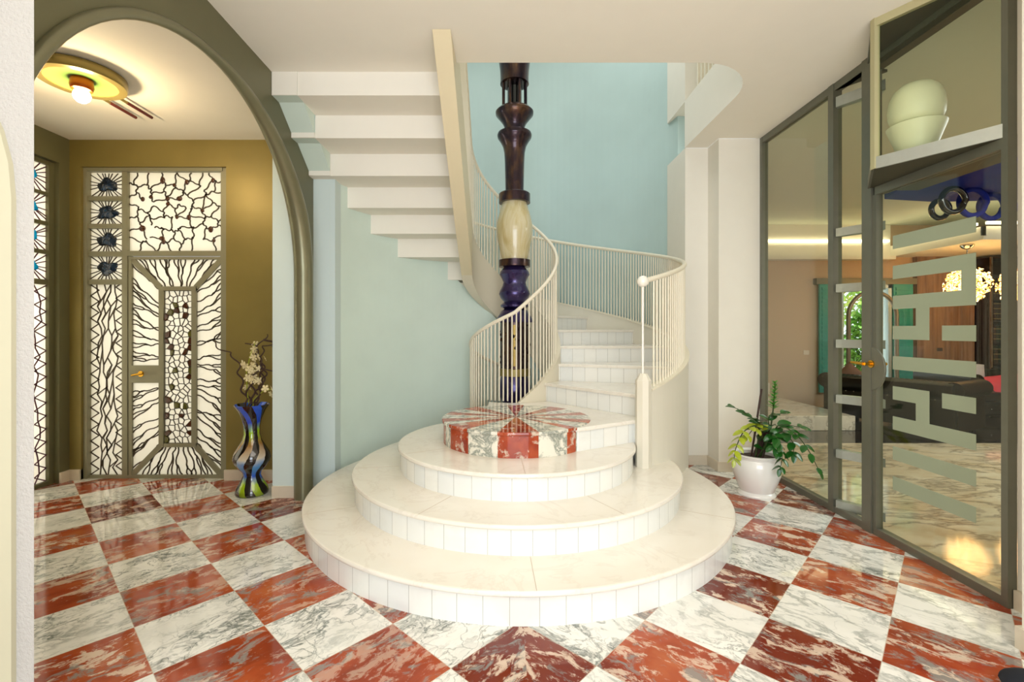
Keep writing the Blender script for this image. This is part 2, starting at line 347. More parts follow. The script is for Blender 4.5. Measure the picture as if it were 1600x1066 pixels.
# ------------------------------------------------------------------ mesh helpers
class MB:
    def __init__(s): s.v = []; s.f = []; s.sm = []
    def add(s, vs, fs, smooth=False):
        o = len(s.v); s.v += [tuple(v) for v in vs]; s.f += [tuple(i+o for i in f) for f in fs]; s.sm += [smooth]*len(fs); return s
    def box(s, x0, x1, y0, y1, z0, z1):
        vs = [(x, y, z) for z in (z0, z1) for x, y in ((x0, y0), (x1, y0), (x1, y1), (x0, y1))]
        return s.add(vs, [(3, 2, 1, 0), (4, 5, 6, 7), (0, 1, 5, 4), (1, 2, 6, 5), (2, 3, 7, 6), (3, 0, 4, 7)])
    def prism(s, poly, z0, z1):
        """poly ccw in xy"""
        k = len(poly); vs = [(x, y, z0) for x, y in poly]+[(x, y, z1) for x, y in poly]
        return s.add(vs, [tuple(range(k-1, -1, -1)), tuple(range(k, 2*k))]+[(i, (i+1) % k, (i+1) % k+k, i+k) for i in range(k)])
    def prism_x(s, poly, x0, x1):
        """poly in (y,z)"""
        k = len(poly); vs = [(x0, y, z) for y, z in poly]+[(x1, y, z) for y, z in poly]
        return s.add(vs, [tuple(range(k-1, -1, -1)), tuple(range(k, 2*k))]+[(i, (i+1) % k, (i+1) % k+k, i+k) for i in range(k)])
    def prism_y(s, poly, y0, y1):
        k = len(poly); vs = [(x, y0, z) for x, z in poly]+[(x, y1, z) for x, z in poly]
        return s.add(vs, [tuple(range(k)), tuple(range(2*k-1, k-1, -1))]+[(i, i+k, (i+1) % k+k, (i+1) % k) for i in range(k)])
    def lathe(s, prof, c, seg=48, a0=0, a1=2*pi, caps=True):
        """prof: list of (r,z)"""
        k = len(prof); full = abs(a1-a0-2*pi) < 1e-6; m = seg if full else seg+1
        vs = [(c[0]+r*cos(a0+(a1-a0)*i/seg), c[1]+r*sin(a0+(a1-a0)*i/seg), c[2]+z) for i in range(m) for r, z in prof]
        fs = [(i*k+j, ((i+1) % m)*k+j, ((i+1) % m)*k+j+1, i*k+j+1) for i in range(seg) for j in range(k-1)]
        s.add(vs, fs, True)
        if caps and full:
            for j, fl in ((0, 1), (k-1, 0)):
                if prof[j][0] > 1e-4:
                    ring = [(c[0]+prof[j][0]*cos(2*pi*i/seg), c[1]+prof[j][0]*sin(2*pi*i/seg), c[2]+prof[j][1]) for i in range(seg)]
                    s.add(ring, [tuple(range(seg-1, -1, -1)) if fl else tuple(range(seg))])
        return s
    def tube(s, pts, r, seg=10, closed=False, caps=True):
        pts = [V(p) for p in pts]; n = len(pts)
        rr = r if isinstance(r, (list, tuple)) else [r]*n
        T = []
        for i in range(n):
            a = pts[(i-1) % n] if (closed or i > 0) else pts[i]; b = pts[(i+1) % n] if (closed or i < n-1) else pts[i]
            T.append((b-a).normalized())
        up = V((0, 0, 1)) if abs(T[0].z) < .9 else V((1, 0, 0))
        nrm = (up-T[0]*up.dot(T[0])).normalized(); vs = []
        for i in range(n):
            nrm = (nrm-T[i]*nrm.dot(T[i])).normalized(); bi = T[i].cross(nrm)
            for k in range(seg):
                a = 2*pi*k/seg; vs.append(pts[i]+(nrm*cos(a)+bi*sin(a))*rr[i])
        m = n if closed else n-1
        fs = [(i*seg+k, i*seg+(k+1) % seg, ((i+1) % n)*seg+(k+1) % seg, ((i+1) % n)*seg+k) for i in range(m) for k in range(seg)]
        s.add(vs, fs, True)
        if caps and not closed:
            s.add(vs[:seg], [tuple(range(seg-1, -1, -1))]); s.add(vs[-seg:], [tuple(range(seg))])
        return s
    def sphere(s, c, r, seg=24, rings=14, sc=(1, 1, 1)):
        vs = [(c[0], c[1], c[2]-r*sc[2])]+[(c[0]+r*sc[0]*cos(pi*(j/rings-.5))*cos(2*pi*i/seg), c[1]+r*sc[1]*cos(pi*(j/rings-.5))*sin(2*pi*i/seg), c[2]+r*sc[2]*sin(pi*(j/rings-.5))) for j in range(1, rings) for i in range(seg)]+[(c[0], c[1], c[2]+r*sc[2])]
        fs = [(0, 1+(i+1) % seg, 1+i) for i in range(seg)]
        for j in range(rings-2): fs += [(1+j*seg+i, 1+j*seg+(i+1) % seg, 1+(j+1)*seg+(i+1) % seg, 1+(j+1)*seg+i) for i in range(seg)]
        b = 1+(rings-2)*seg; fs += [(b+i, b+(i+1) % seg, len(vs)-1) for i in range(seg)]
        return s.add(vs, fs, True)
    def arcwall(s, c, r0, r1, t0, t1, zb, zt, step=3.):
        """helical band between r0<r1; zb, zt functions of the angle in degrees (or floats); r1 may be a function"""
        n = max(1, int(round(abs(t1-t0)/step))); fb = zb if callable(zb) else (lambda t: zb); ft = zt if callable(zt) else (lambda t: zt)
        R1 = r1 if callable(r1) else (lambda t: r1)
        vs = []
        for i in range(n+1):
            t = t0+(t1-t0)*i/n; a = rad(t)
            for r, z in ((r0, fb(t)), (R1(t), fb(t)), (R1(t), ft(t)), (r0, ft(t))): vs.append((c[0]+r*cos(a), c[1]+r*sin(a), z))
        fs = []
        for i in range(n):
            for k in range(4): fs.append((i*4+k, i*4+(k+1) % 4, (i+1)*4+(k+1) % 4, (i+1)*4+k))
        fs += [(3, 2, 1, 0), tuple(n*4+k for k in range(4))]
        return s.add(vs, fs)
    def strip(s, pts, wd, nrm=(0, -1, 0), th=.006):
        """flat came following pts on a plane with normal nrm"""
        nn = V(nrm); pts = [V(p) for p in pts]
        for a, b in zip(pts, pts[1:]):
            d = (b-a)
            if d.length < 1e-5: continue
            side = d.normalized().cross(nn)*wd*.5; e = d.normalized()*wd*.25
            q = [a-e-side, b+e-side, b+e+side, a-e+side]; f = nn*th
            s.add([x for x in q]+[x+f for x in q], [(0, 1, 2, 3), (7, 6, 5, 4), (0, 4, 5, 1), (1, 5, 6, 2), (2, 6, 7, 3), (3, 7, 4, 0)])
        return s
def world_off(p):
    o = V((0, 0, 0))
    while p is not None: o += p.location; p = p.parent
    return o
def obj(name, mb, mat, parent=None, fix=True, bevel=0., local=False, auto=None):
    me = bpy.data.meshes.new(name)
    off = V((0, 0, 0)) if (parent is None or local) else world_off(parent)
    me.from_pydata([tuple(V(v)-off) for v in mb.v], [], mb.f)
    for p, sm in zip(me.polygons, mb.sm): p.use_smooth = sm
    if fix:
        import bmesh
        b = bmesh.new(); b.from_mesh(me); bmesh.ops.remove_doubles(b, verts=b.verts, dist=1e-5); bmesh.ops.recalc_face_normals(b, faces=b.faces); b.to_mesh(me); b.free()
    me.materials.append(M[mat] if isinstance(mat, str) else mat)
    o = bpy.data.objects.new(name, me); COL.objects.link(o)
    if parent is not None: o.parent = parent
    if any(mb.sm):
        e = o.modifiers.new('edges', 'EDGE_SPLIT'); e.split_angle = rad(40)
    if bevel:
        e = o.modifiers.new('bevel', 'BEVEL'); e.width = bevel; e.segments = 2; e.limit_method = 'ANGLE'
    return o
def empty(name, loc=(0, 0, 0), label=None, cat=None, group=None, kind=None, rz=0):
    o = bpy.data.objects.new(name, None); COL.objects.link(o); o.location = loc; o.rotation_euler.z = rz; o.empty_display_size = .1
    return tag(o, label, cat, group, kind)
def tag(o, label=None, cat=None, group=None, kind=None):
    if label: o['label'] = label
    if cat: o['category'] = cat
    if group: o['group'] = group
    if kind: o['kind'] = kind
    return o
def struct(name, mb, mat, label=None, cat=None, **k):
    o = obj(name, mb, mat, **k); return tag(o, label, cat, kind='structure')
def copy_tree(o, parent=None):
    c = o.copy(); COL.objects.link(c); c.parent = parent
    for ch in list(o.children): copy_tree(ch, c)
    return c

# ================================================================== SETTING
ZC = 3.40; XR = 2.65
struct('floor', MB().add([(-6, -3.5, 0), (XR, -3.5, 0), (XR, 9, 0), (-6, 9, 0)], [(0, 1, 2, 3)]).add([(XR, -3.5, 0), (4.2, -3.5, 0), (4.2, 2.44, 0), (XR, 2.44, 0)], [(0, 1, 2, 3)]), 'floor', 'polished floor of red and white marble squares laid as a diagonal checkerboard', 'floor')
struct('floor_living_room', MB().add([(XR, 2.44, 0), (13, 2.44, 0), (13, 6.0, 0), (XR, 6.0, 0)], [(0, 1, 2, 3)]), 'cream_marble', 'glossy cream marble floor with brown veins beyond the glass partition', 'floor')
struct('floor_black_strip', MB().add([(XR, 6.0, 0), (13, 6.0, 0), (13, 9, 0), (XR, 9, 0)], [(0, 1, 2, 3)]), 'black_floor', 'glossy black stone floor under the leather sofas', 'floor')
arcp = [(1.45+.5*cos(rad(a)), 3.937-.5*cos(rad(90-a))*1.0+0) for a in ()]
arc = [(1.45+.5*sin(rad(a)), 3.95-.513*cos(rad(a))) for a in range(0, 91, 9)]
arc = list(reversed(arc))      # from (1.95,3.95) to (1.45,3.437)
cp = [(-2.6, -3.5), (4.2, -3.5), (4.2, 2.44), (XR, 2.44), (XR, 4.80), (2.2, 4.80), (2.2, 5.05), (1.95, 5.05)]+arc+[(-.378, 3.437), (-.378, 3.56), (-1.75, 3.56), (-1.75, 1.44), (-2.6, 1.44)]
ceil = struct('ceiling', MB().prism(cp, ZC, 3.90), 'ceiling', 'cream plaster ceiling with a round cornered stairwell opening', 'ceiling')
struct('ceiling_vestibule', MB().box(-4.5, -1.763, 1.65, 4.75, 3.28, 3.40), 'ceiling', 'warmly lit cream ceiling of the entrance vestibule behind the arch', 'ceiling')
struct('ceiling_living_room', MB().box(XR+.06, 13, 2.3, 9, 3.40, 3.5), 'living_ceiling', 'dim cream ceiling of the living room beyond the glass', 'ceiling')
# arch wall
def archwall(x0, x1, R, mat, name, label=None):
    mb = MB(); yc, zc = 2.81, 1.90; n = 40
    mb.box(x0, x1, 1.44, yc-R, 0, ZC); mb.box(x0, x1, yc+R, 4.34, 0, ZC)
    for i in range(n):
        a0, a1 = pi-pi*i/n, pi-pi*(i+1)/n
        p0 = (yc+R*cos(a0), zc+R*sin(a0)); p1 = (yc+R*cos(a1), zc+R*sin(a1))
        mb.prism_x([p0, p1, (p1[0], ZC), (p0[0], ZC)], x0, x1)
    return mb
core = struct('wall_left', MB().box(-1.99, -1.762, 4.06, 4.335, 0, 3.28).box(-1.99, -1.762, 1.65, 1.70, 0, 3.28), 'jamb', 'thick wall with the pale blue jamb of the large round arch', 'wall', bevel=0)
obj('hall_facing', archwall(-1.762, -1.75, 1.186, '', ''), 'olive', core)['label'] = 'olive painted face of the arch wall'
# vestibule walls
vb = MB().box(-4.25, -4.07, 4.535, 4.75, 0, 3.28).box(-2.67, -1.99, 4.535, 4.75, 0, 3.28).box(-4.07, -2.67, 4.535, 4.75, 3.02, 3.28)
struct('wall_entrance', vb, 'gold_wall', 'olive gold wall around the stained glass entrance door', 'wall')
vw = MB().box(-4.4, -4.18, 1.64, 4.75, 3.02, 3.28).box(-4.4, -4.18, 1.64, 3.0, 0, 3.02).box(-4.4, -4.18, 4.43, 4.535, 0, 3.02)
struct('wall_entrance_side', vw, 'olive', 'dark olive side wall of the vestibule with the gem window', 'wall')
struct('baseboard_entrance', MB().box(-2.68, -1.99, 4.515, 4.535, 0, .10).box(-4.18, -4.07, 4.515, 4.535, 0, .10).box(-4.18, -4.16, 4.43, 4.515, 0, .10).box(-1.99, -1.775, 4.045, 4.06, 0, .10).box(-4.085, -4.07, 4.535, 4.60, 0, .10), 'skirting', 'low beige marble skirting along the vestibule walls', 'skirting board')
# near pier on the left
pier = struct('wall_near', MB().prism([(-4.4, 1.44), (-1.436, 1.44), (-1.64, 1.645), (-4.4, 1.645)], 0, ZC), 'rough_plaster', 'textured pale plaster wall end at the edge of the hall', 'wall')
ap = [(-1.49, 0), (-1.49, 1.85)]+[(-1.49-.75*(1-cos(rad(a))), 1.85+.75*sin(rad(a))*.9) for a in range(9, 91, 9)]+[(-2.4, 2.525), (-2.4, 0)]
obj('arched_panel', MB().prism_y(ap, 1.425, 1.445), 'cream_panel', pier)['label'] = 'smooth cream panel with a round top'
# green pier + curved wall below the stair
R1W = 1.755
struct('wall_stair_pier', MB().box(-1.99, -1.55, 4.34, 4.56, 0, 2.85), 'jamb', 'pale blue green pier beside the arch under the stair flight', 'wall')
def gw_top(t):
    x = CX+R1W*cos(rad(t))
    return 3.3 if x < -1.3 else 2.5 if x < -.6 else max(1.15, 2.10-(x+.6)*1.0)
struct('wall_under_stair', MB().arcwall((CX, CY), R1W, R1W+.06, 166, 74, 0, gw_top, 2), 'green_wall', 'curved pale green wall below the white stair flight', 'wall')
# stair tower
struct('wall_back', MB().arcwall((AX, AY), 1.9, 2.0, 6, 180, 0, 6.3, 3).box(-1.885, -1.785, 3.6, 5.2, 3.3, 6.3), 'blue_wall', 'tall curved aqua wall of the stair tower', 'wall')
struct('wall_back_pillar', MB().prism([(1.955, 5.05), (2.2, 5.05), (2.2, 4.80), (2.67, 4.80), (2.67, 4.95), (2.35, 4.95), (2.35, 5.6), (1.955, 5.6)], 0, ZC-.001).prism([(1.955, 5.05), (2.2, 5.05), (2.2, 5.6), (1.955, 5.6)], 3.901, 6.3), 'white_wall', 'stepped off white wall between the stair and the glass partition', 'wall')
struct('baseboard_back', MB().box(1.955, 2.2, 5.035, 5.05, 0, .10).box(2.185, 2.2, 4.80, 5.05, 0, .10).box(2.185, XR-.02, 4.785, 4.80, 0, .10), 'skirting', 'grey beige marble skirting along the stepped back wall', 'skirting board')
# near right wall end
struct('wall_right', MB().prism([(XR+.018, 2.44), (XR+.018, 2.13), (2.35, 2.13), (2.35, 2.0), (4.2, 2.0), (4.2, 2.44)], 0, ZC), 'white_wall', 'cream wall end at the near side of the glass partition', 'wall')
struct('wall_right_near', MB().box(4.2, 4.3, -3.5, 2.44, 0, ZC), 'white_wall')
struct('wall_left_near', MB().box(-2.7, -2.6, -3.5, 1.44, 0, ZC), 'white_wall')
struct('baseboard_right', MB().box(XR-.005, XR+.017, 2.15, 2.438, 0, .10).box(2.335, XR-.006, 2.13, 2.147, 0, .10).box(2.335, 2.35, 2.0, 2.13, 0, .10), 'skirting', 'beige skirting at the foot of the near wall end', 'skirting board')
# rear wall with tall windows (behind the viewer)
struct('wall_rear', MB().box(-2.6, -1.7, -3.6, -3.5, 0, ZC).box(2.3, 4.2, -3.6, -3.5, 0, ZC).box(-1.7, 2.3, -3.6, -3.5, 3.1, ZC).box(-1.7, 2.3, -3.6, -3.5, 0, .35), 'white_wall')
# upper landing
struct('wall_upper', MB().box(-2.2, 3.4, 2.6, 2.7, 3.9, 6.3).box(3.3, 3.4, 2.7, 5.6, 3.9, 6.3).box(2.2, 3.4, 5.05, 5.2, 3.9, 6.3).box(-2.2, -2.1, 2.6, 5.2, 3.9, 6.3), 'white_wall', 'white wall of the upper landing seen through the stairwell', 'wall')
struct('ceiling_upper', MB().box(-2.4, 3.5, 2.5, 7.3, 6.3, 6.4), 'ceiling')

# ================================================================== STAIRCASE
SR = .18
stair = empty('spiral_staircase', (CX, CY, 0), 'sweeping white marble staircase with round bottom steps and beige curb', 'staircase')
YCLIP = 4.70
def clipcirc(R, n=120):
    pts = []
    if CY+R <= YCLIP: return [(CX+R*cos(2*pi*i/n), CY+R*sin(2*pi*i/n)) for i in range(n)]
    a = math.asin((YCLIP-CY)/R)
    return [(CX+R*cos(pi-a+(pi+2*a)*i/n), CY+R*sin(pi-a+(pi+2*a)*i/n)) for i in range(n+1)]
def slab(poly, z0, z1, r=.012):
    """tread slab with softened upper edge: three stacked outlines"""
    mb = MB(); k = len(poly); cx = sum(p[0] for p in poly)/k; cy = sum(p[1] for p in poly)/k
    def ins(d): 
        out = []
        for x, y in poly:
            L = sqrt((x-cx)**2+(y-cy)**2); out.append((x-(x-cx)/L*d, y-(y-cy)/L*d))
        return out
    rings = [(ins(r*.6), z0), (ins(0), z0+r*.7), (ins(0), z1-r), (ins(r*.3), z1-r*.3), (ins(r), z1)]
    vs = [(x, y, z) for ring, z in rings for x, y in ring]
    fs = [(j*k+i, j*k+(i+1) % k, (j+1)*k+(i+1) % k, (j+1)*k+i) for j in range(4) for i in range(k)]
    mb.add(vs, fs, True); mb.add([(x, y, z0) for x, y in rings[0][0]], [tuple(range(k-1, -1, -1))]); mb.add([(x, y, z1) for x, y in rings[4][0]], [tuple(range(k))])
    return mb
for i, R in enumerate((1.62, 1.28, .94)):
    st = obj('step', MB().prism(clipcirc(R), SR*i, SR*(i+1)-.03), riser_mat('riser_tiles_round', CX, CY, R), stair)
    st['label'] = ('widest round bottom step', 'second round step', 'third round step')[i]
    poly = clipcirc(R+.022)
    obj('tread', slab(poly, SR*(i+1)-.03, SR*(i+1)), 'tread', st)
    z = SR*(i+1)
    if i == 0: grout = plain('joint_grout', '#bfae98', .6, var=0)
    for a in ((-88, -155, -28), (-118, -62, -170), (-88, -20, -150))[i]:
        d = (cos(rad(a)), sin(rad(a))); r0 = (1.29, .95, .61)[i]
        obj('tread_joint', MB().strip([(CX+d[0]*r0, CY+d[1]*r0, z-.0002), (CX+d[0]*(R+.01), CY+d[1]*(R+.01), z-.0002)], .003, (0, 0, 1), .0009), grout, st)
# inlaid drum
dr = obj('round_plinth', MB().lathe([(.60, .54), (.60, .70)], (CX, CY, 0), 96), 'sector', stair); dr['label'] = 'round plinth faced in red and grey veined marble'
obj('plinth_top', slab([(CX+.612*cos(2*pi*i/96), CY+.612*sin(2*pi*i/96)) for i in range(96)], .70, .725, .006), 'sector', dr)
# tread beside the plinth
def P(t, r): return (AX+r*cos(rad(t)), AY+r*sin(rad(t)))
RI, RO = .52, 1.75
pl = [(.40, 3.55), (.5635, 3.51), (1.055, 3.80)]+[P(t, RO) for t in (-55, -53, -51)]+[P(t, RI) for t in (-51, -60, -70, -80, -90, -100, -110, -120)]+[(-.15, 4.3), (0., 4.0), (.15, 3.9)]
st = obj('step', MB().prism(pl, .52, .69), riser_mat('riser_tiles_straight', .55, 3.5), stair); st['label'] = 'fourth step beside the round plinth'
obj('tread', slab([(x, y-.02 if i < 3 else y) for i, (x, y) in enumerate(pl)], .69, .72, .008), 'tread', st)
RT = [-51, -21, 3.5, 27.3, 52.6, 77, 102, 127, 152, 177]
rm = riser_mat('riser_tiles_winder', AX, AY)
for k in range(9):
    n = k+5; t0, t1 = RT[k], RT[k+1]; zt = n*SR+.006
    zb = 0.0 if k < 3 else (zt-.40 if k < 5 else zt-.06)
    ts = [t0+(t1-t0)*i/6 for i in range(7)]
    poly = [P(t, RI-.01) for t in reversed(ts)]+[P(t, RO+.01) for t in ts]
    st = obj('step', MB().prism(poly, zb, zt-.03), rm, stair)
    d = (sin(rad(t0))*.02, -cos(rad(t0))*.02)
    pn = [P(t, RI-.005) for t in reversed(ts[1:])]+[(P(t0, RI-.005)[0]+d[0], P(t0, RI-.005)[1]+d[1]), (P(t0, RO)[0]+d[0], P(t0, RO)[1]+d[1])]+[P(t, RO) for t in ts[1:]]
    obj('tread', slab(pn, zt-.03, zt, .006), 'tread', st)
# straight flight: white saw-tooth soffit
YF = [3.56, 3.893, 4.244, 4.583, 4.866, 5.14, 5.50]; ZB = [3.222, 3.034, 2.836, 2.635, 2.44, 2.24, 2.03]
for k in range(7):
    y0 = YF[k]; y1 = YF[k+1] if k < 6 else 5.8
    xl = -1.75 if k < 3 else CX-sqrt(R1W**2-(y0-CY)**2)-.12
    if k == 6: xl = -.74
    mb = MB()
    if k < 2:
        mb.box(-1.555, -.46, y0, y1+.02, ZB[k], ZB[k]+.35)
    else: mb.box(xl, -.46 if k < 5 else (-.42 if k == 5 else -.36), y0, y1+.02, ZB[k], ZB[k]+.35)
    so = obj('flight_step', mb, 'ceiling', stair)
    if k < 2:
        ys = y0+.11
        obj('corbel', MB().prism_x([(y0+.001, ZB[k]), (ys, ZB[k]), (y1-.013, ZB[k+1]+.042), (y1-.013, ZB[k]+.17), (y0+.001, ZB[k]+.17)], -1.748, -1.556), 'green_wall', so)['label'] = 'pale blue green sloping corbel'
        obj('lip', MB().box(-1.748, -1.556, y1-.012, y1-.001, ZB[k+1], ZB[k+1]+.044), 'ceiling', so)
        if k == 0: obj('lip', MB().box(-1.748, -1.556, y0-.006, y0, ZB[0], ZC-.001), 'ceiling', so)
# outer parapet
def z_out_rail(t): return 1.83+(t+56)/25*.1805
def z_out_curb(t): return z_out_rail(t)-.885
par = obj('outer_parapet', MB().arcwall((AX, AY), 1.735, 1.80, -53.5, 175, lambda t: 0.0 if t < 20 else max(0, z_out_curb(t)-.75), z_out_curb, 2.5), 'parapet', stair)
par['label'] = 'curved cream parapet on the outer side'
obj('coping', MB().arcwall((AX, AY), 1.725, 1.81, -53.5, 175, lambda t: z_out_curb(t), lambda t: z_out_curb(t)+.012, 2.5), 'bars', par)
# inner stringer
def z_in_rail(t):
    if t < 180: return 1.03+(t-110)*.0034
    if t < 270: return 1.27+(t-180)*.00387
    if t <= 540: return 1.618+(t-270)*.00709
    return 3.532
def curb(t): return z_in_rail(t+360)-.93
def inb(t):
    pts = [(-90, .5), (-40, .5), (15, .62), (38, .875), (57.5, 1.09), (108.6, 1.565), (180, 2.05)]
    if t < 10: return 0.0
    for (a, za), (b, zb) in zip(pts, pts[1:]):
        if t <= b: return za+(zb-za)*(t-a)/(b-a)
    return pts[-1][1]
rin = lambda t: .515 if t < 60 else .515+.06*min(1, (t-60)/110)
ins = obj('inner_stringer', MB().arcwall((AX, AY), .455, rin, -135, 180, inb, curb, 2.5), 'curb', stair)
ins['label'] = 'beige curb winding round the well'
# straight part of the inner stringer
XI, XO = AX-.455, AX-.575
sb = [(5.2, 2.05), (4.5, 2.45), (3.86, 2.86), (3.05, 3.398), (3.437, 3.398), (3.437, 3.9), (4.2, 3.2+.0), (5.2, 2.602)]
zt52 = curb(180)
sb = [(5.2, 2.05), (4.5, 2.45), (3.86, 2.86), (3.05, 3.398), (3.437, 3.398), (3.445, zt52+.62*(5.2-3.445)), (5.2, zt52)]
obj('flight_stringer', MB().prism_x(sb, XO, XI), 'stringer', stair)['label'] = 'beige stringer rising straight to the ceiling'
# newel
nx, ny = P(-55.6, 1.77); octo = [(nx+.062*cos(rad(22.5+45*i)), ny+.062*sin(rad(22.5+45*i))) for i in range(8)]
nw = MB().prism(octo, .355, 1.045); tip = [(nx+.03*cos(rad(22.5+45*i)), ny+.03*sin(rad(22.5+45*i))) for i in range(8)]
nw.add([(x, y, 1.045) for x, y in octo]+[(x, y, 1.10) for x, y in tip], [(i, (i+1) % 8, 8+(i+1) % 8, 8+i) for i in range(8)]+[tuple(range(8, 16))])
obj('newel_post', nw, 'parapet', stair)['label'] = 'eight sided cream post with chamfered top'

# ---- railings
def baluster_mesh(name, L, r):
    me_o = MB().tube([(0, 0, 0), (0, 0, L)], r, 8)
    me = bpy.data.meshes.new(name); me.from_pydata(me_o.v, [], me_o.f); me.materials.append(M['bars'])
    for p in me.polygons: p.use_smooth = len(p.vertices) == 4
    return me
outr = empty('stair_railing', (AX, AY, 0), 'ivory outer railing with white ball end, curving against the aqua wall', 'railing')
pts = [(AX+1.765*cos(rad(t)), AY+1.765*sin(rad(t)), z_out_rail(t)) for t in [-55.6+i*2 for i in range(111)]]
obj('handrail', MB().tube(pts, .021, 12), 'bars', outr)
bx, by = P(-55.6, 1.765)
obj('ball_finial', MB().sphere((bx, by, z_out_rail(-55.6)), .046, 28, 18), 'ball', outr)['label'] = 'glossy white ball'
obj('end_rod', MB().tube([(bx, by, 1.09), (bx, by, z_out_rail(-55.6))], .009, 10), 'ball', outr)
bm_o = baluster_mesh('baluster', .885, .0078)
for i in range(100):
    t = -51+i*1.55
    o = bpy.data.objects.new('baluster', bm_o); COL.objects.link(o); o.parent = outr
    o.location = (1.765*cos(rad(t)), 1.765*sin(rad(t)), z_out_curb(t)+.006)
mb = MB()
for i in range(100, 140):
    t = -51+i*1.55; x, y = P(t, 1.765); mb.tube([(x, y, z_out_curb(t)), (x, y, z_out_rail(t))], .0078, 6)
tag(obj('baluster_run', mb, 'bars', outr), kind='stuff')
inr = empty('stair_railing', (AX, AY, 0), 'ivory inner railing spiralling round the turned bronze column', 'railing')
ts = [95+i*4 for i in range(int((540-95)/4)+1)]+[540]
pts = [(AX+.475*cos(rad(t)), AY+.475*sin(rad(t)), z_in_rail(t)) for t in ts]+[(AX-.475, y, 3.532+.62*(5.2-y)) for y in (5.0, 4.7, 4.4, 4.0, 3.55)]
obj('handrail', MB().tube(pts, .019, 12), 'bars', inr)
nb = 0
for i in range(83):
    t = 108+i*5.3
    if t > 540: break
    zr = z_in_rail(t); zc_ = max(.03, curb(t-360)) if t > 262 else max(.19, 0)
    if t > 235 and t <= 262: zc_ = .73
    L = zr-zc_
    o = bpy.data.objects.new('baluster', baluster_mesh('baluster', L, .0078)) if t <= 265 else bpy.data.objects.new('baluster', bm_i if 'bm_i' in globals() else None)
    if t > 265 and o.data is None:
        bm_i = baluster_mesh('baluster', .935, .0078); o = bpy.data.objects.new('baluster', bm_i)
    COL.objects.link(o); o.parent = inr; o.location = (.475*cos(rad(t)), .475*sin(rad(t)), zr-(L if t <= 265 else .935)); nb += 1
i = 0
y = 5.13
while y > 3.7 and nb < 100:
    o = bpy.data.objects.new('baluster', bm_i); COL.objects.link(o); o.parent = inr
    zr = 3.532+.62*(5.2-y); o.location = (-.475, y-AY, zr-.93); nb += 1; y -= .085
# upper landing rail on the slab edge
upr = empty('landing_railing', (1.95, 4.4, 3.9), 'brown slatted railing on the upper landing edge', 'railing')
bm_u = MB().box(-.012, .012, -.012, .012, 0, .95)
me = bpy.data.meshes.new('baluster'); me.from_pydata(bm_u.v, [], bm_u.f); me.materials.append(M['bars'])
for k in range(12):
    o = bpy.data.objects.new('baluster', me); COL.objects.link(o); o.parent = upr; o.location = (.03, .36-k*.085, 0)
obj('handrail', MB().box(1.95, 2.01, 3.7, 4.80, 4.85, 4.89), 'bars', upr)

# ---- turned column
col = empty('turned_column', (AX+.012, AY, 0), 'tall turned column of violet glaze and bronze with an alabaster bulb', 'column')
K = 141.3; cxx = AX+.012
def zz(y): return 1.45+(515-y)/K
def cpart(name, prof, mat, label=None, seg=56):
    o = obj(name, MB().lathe([(max(hw/K, 0.001), zz(y)) for y, hw in prof], (cxx, AY, 0), seg), mat, col)
    if label: o['label'] = label
    return o
cpart('foot', [(719, 20), (700, 22), (660, 21), (640, 15), (628, 19), (618, 24), (606, 25.5), (596, 23), (587, 21)], 'violet', 'violet bulbous foot')
cpart('collar', [(587, 21), (586.5, 25), (576, 25), (575, 22)], 'lamp_brass', 'gilded collar')
cpart('shaft', [(575, 22), (560, 22.5), (520, 22.5), (504, 22)], 'bronze', 'dark bronze shaft with applied ornament')
cpart('bell', [(504, 22), (504, 31), (500, 30), (492, 24), (486, 21), (483, 16)], 'violet', 'flared violet bell')
cpart('neck', [(483, 16), (480, 21.5), (477, 22), (473, 17.5)], 'violet')
cpart('double_bulb', [(473, 16.5), (471.5, 17), (466, 22), (459.7, 24.4), (455, 23), (447, 19), (441.7, 17.5), (436, 20), (429.5, 23.6), (425, 22.5), (420, 18), (417.5, 16)], 'violet', 'violet double bulb')
cpart('collar', [(418, 17), (417.5, 24.5), (407, 24.5), (406.5, 18)], 'bronze', 'bronze collar under the bulb')
cpart('alabaster_bulb', [(406.5, 20), (400, 21.5), (390, 23.5), (375, 26.5), (362, 28), (352, 28), (340, 25.5), (328, 22), (318, 19.5), (314, 18)], 'onyx', 'honey coloured alabaster bulb')
cpart('collar', [(318, 19), (317.5, 24.5), (304, 24.5), (302.5, 23), (302, 14)], 'bronze', 'bronze collar above the bulb')
cpart('flared_shaft', [(302, 14.2), (280, 14.6), (255, 15.2), (240, 16), (230, 18), (222, 22), (216, 26.3), (212, 27), (209, 26), (207, 18), (206, 15)], 'bronze', 'long bronze shaft with flared mouth')
cpart('flared_cup', [(206, 15), (200, 15.8), (194, 18), (186, 24), (180, 29.2), (176, 29.6), (172, 26), (170, 22), (169, 10)], 'bronze', 'bronze cup')
cpart('lantern_core', [(169, 11), (130, 11)], 'black_gloss', 'black core')
rods = None
for k in range(8):
    a = rad(22+45*k); obj('lantern_rod', MB().tube([(cxx+.132*cos(a), AY+.132*sin(a), zz(171)), (cxx+.132*cos(a), AY+.132*sin(a), zz(128))], .016, 10), 'bronze', col)
cpart('capital', [(133, 18), (132, 22.3), (124, 22), (112, 22.5), (98, 24.3), (80, 26), (70, 22), (20, 20)], 'bronze', 'bronze capital running up through the floor')
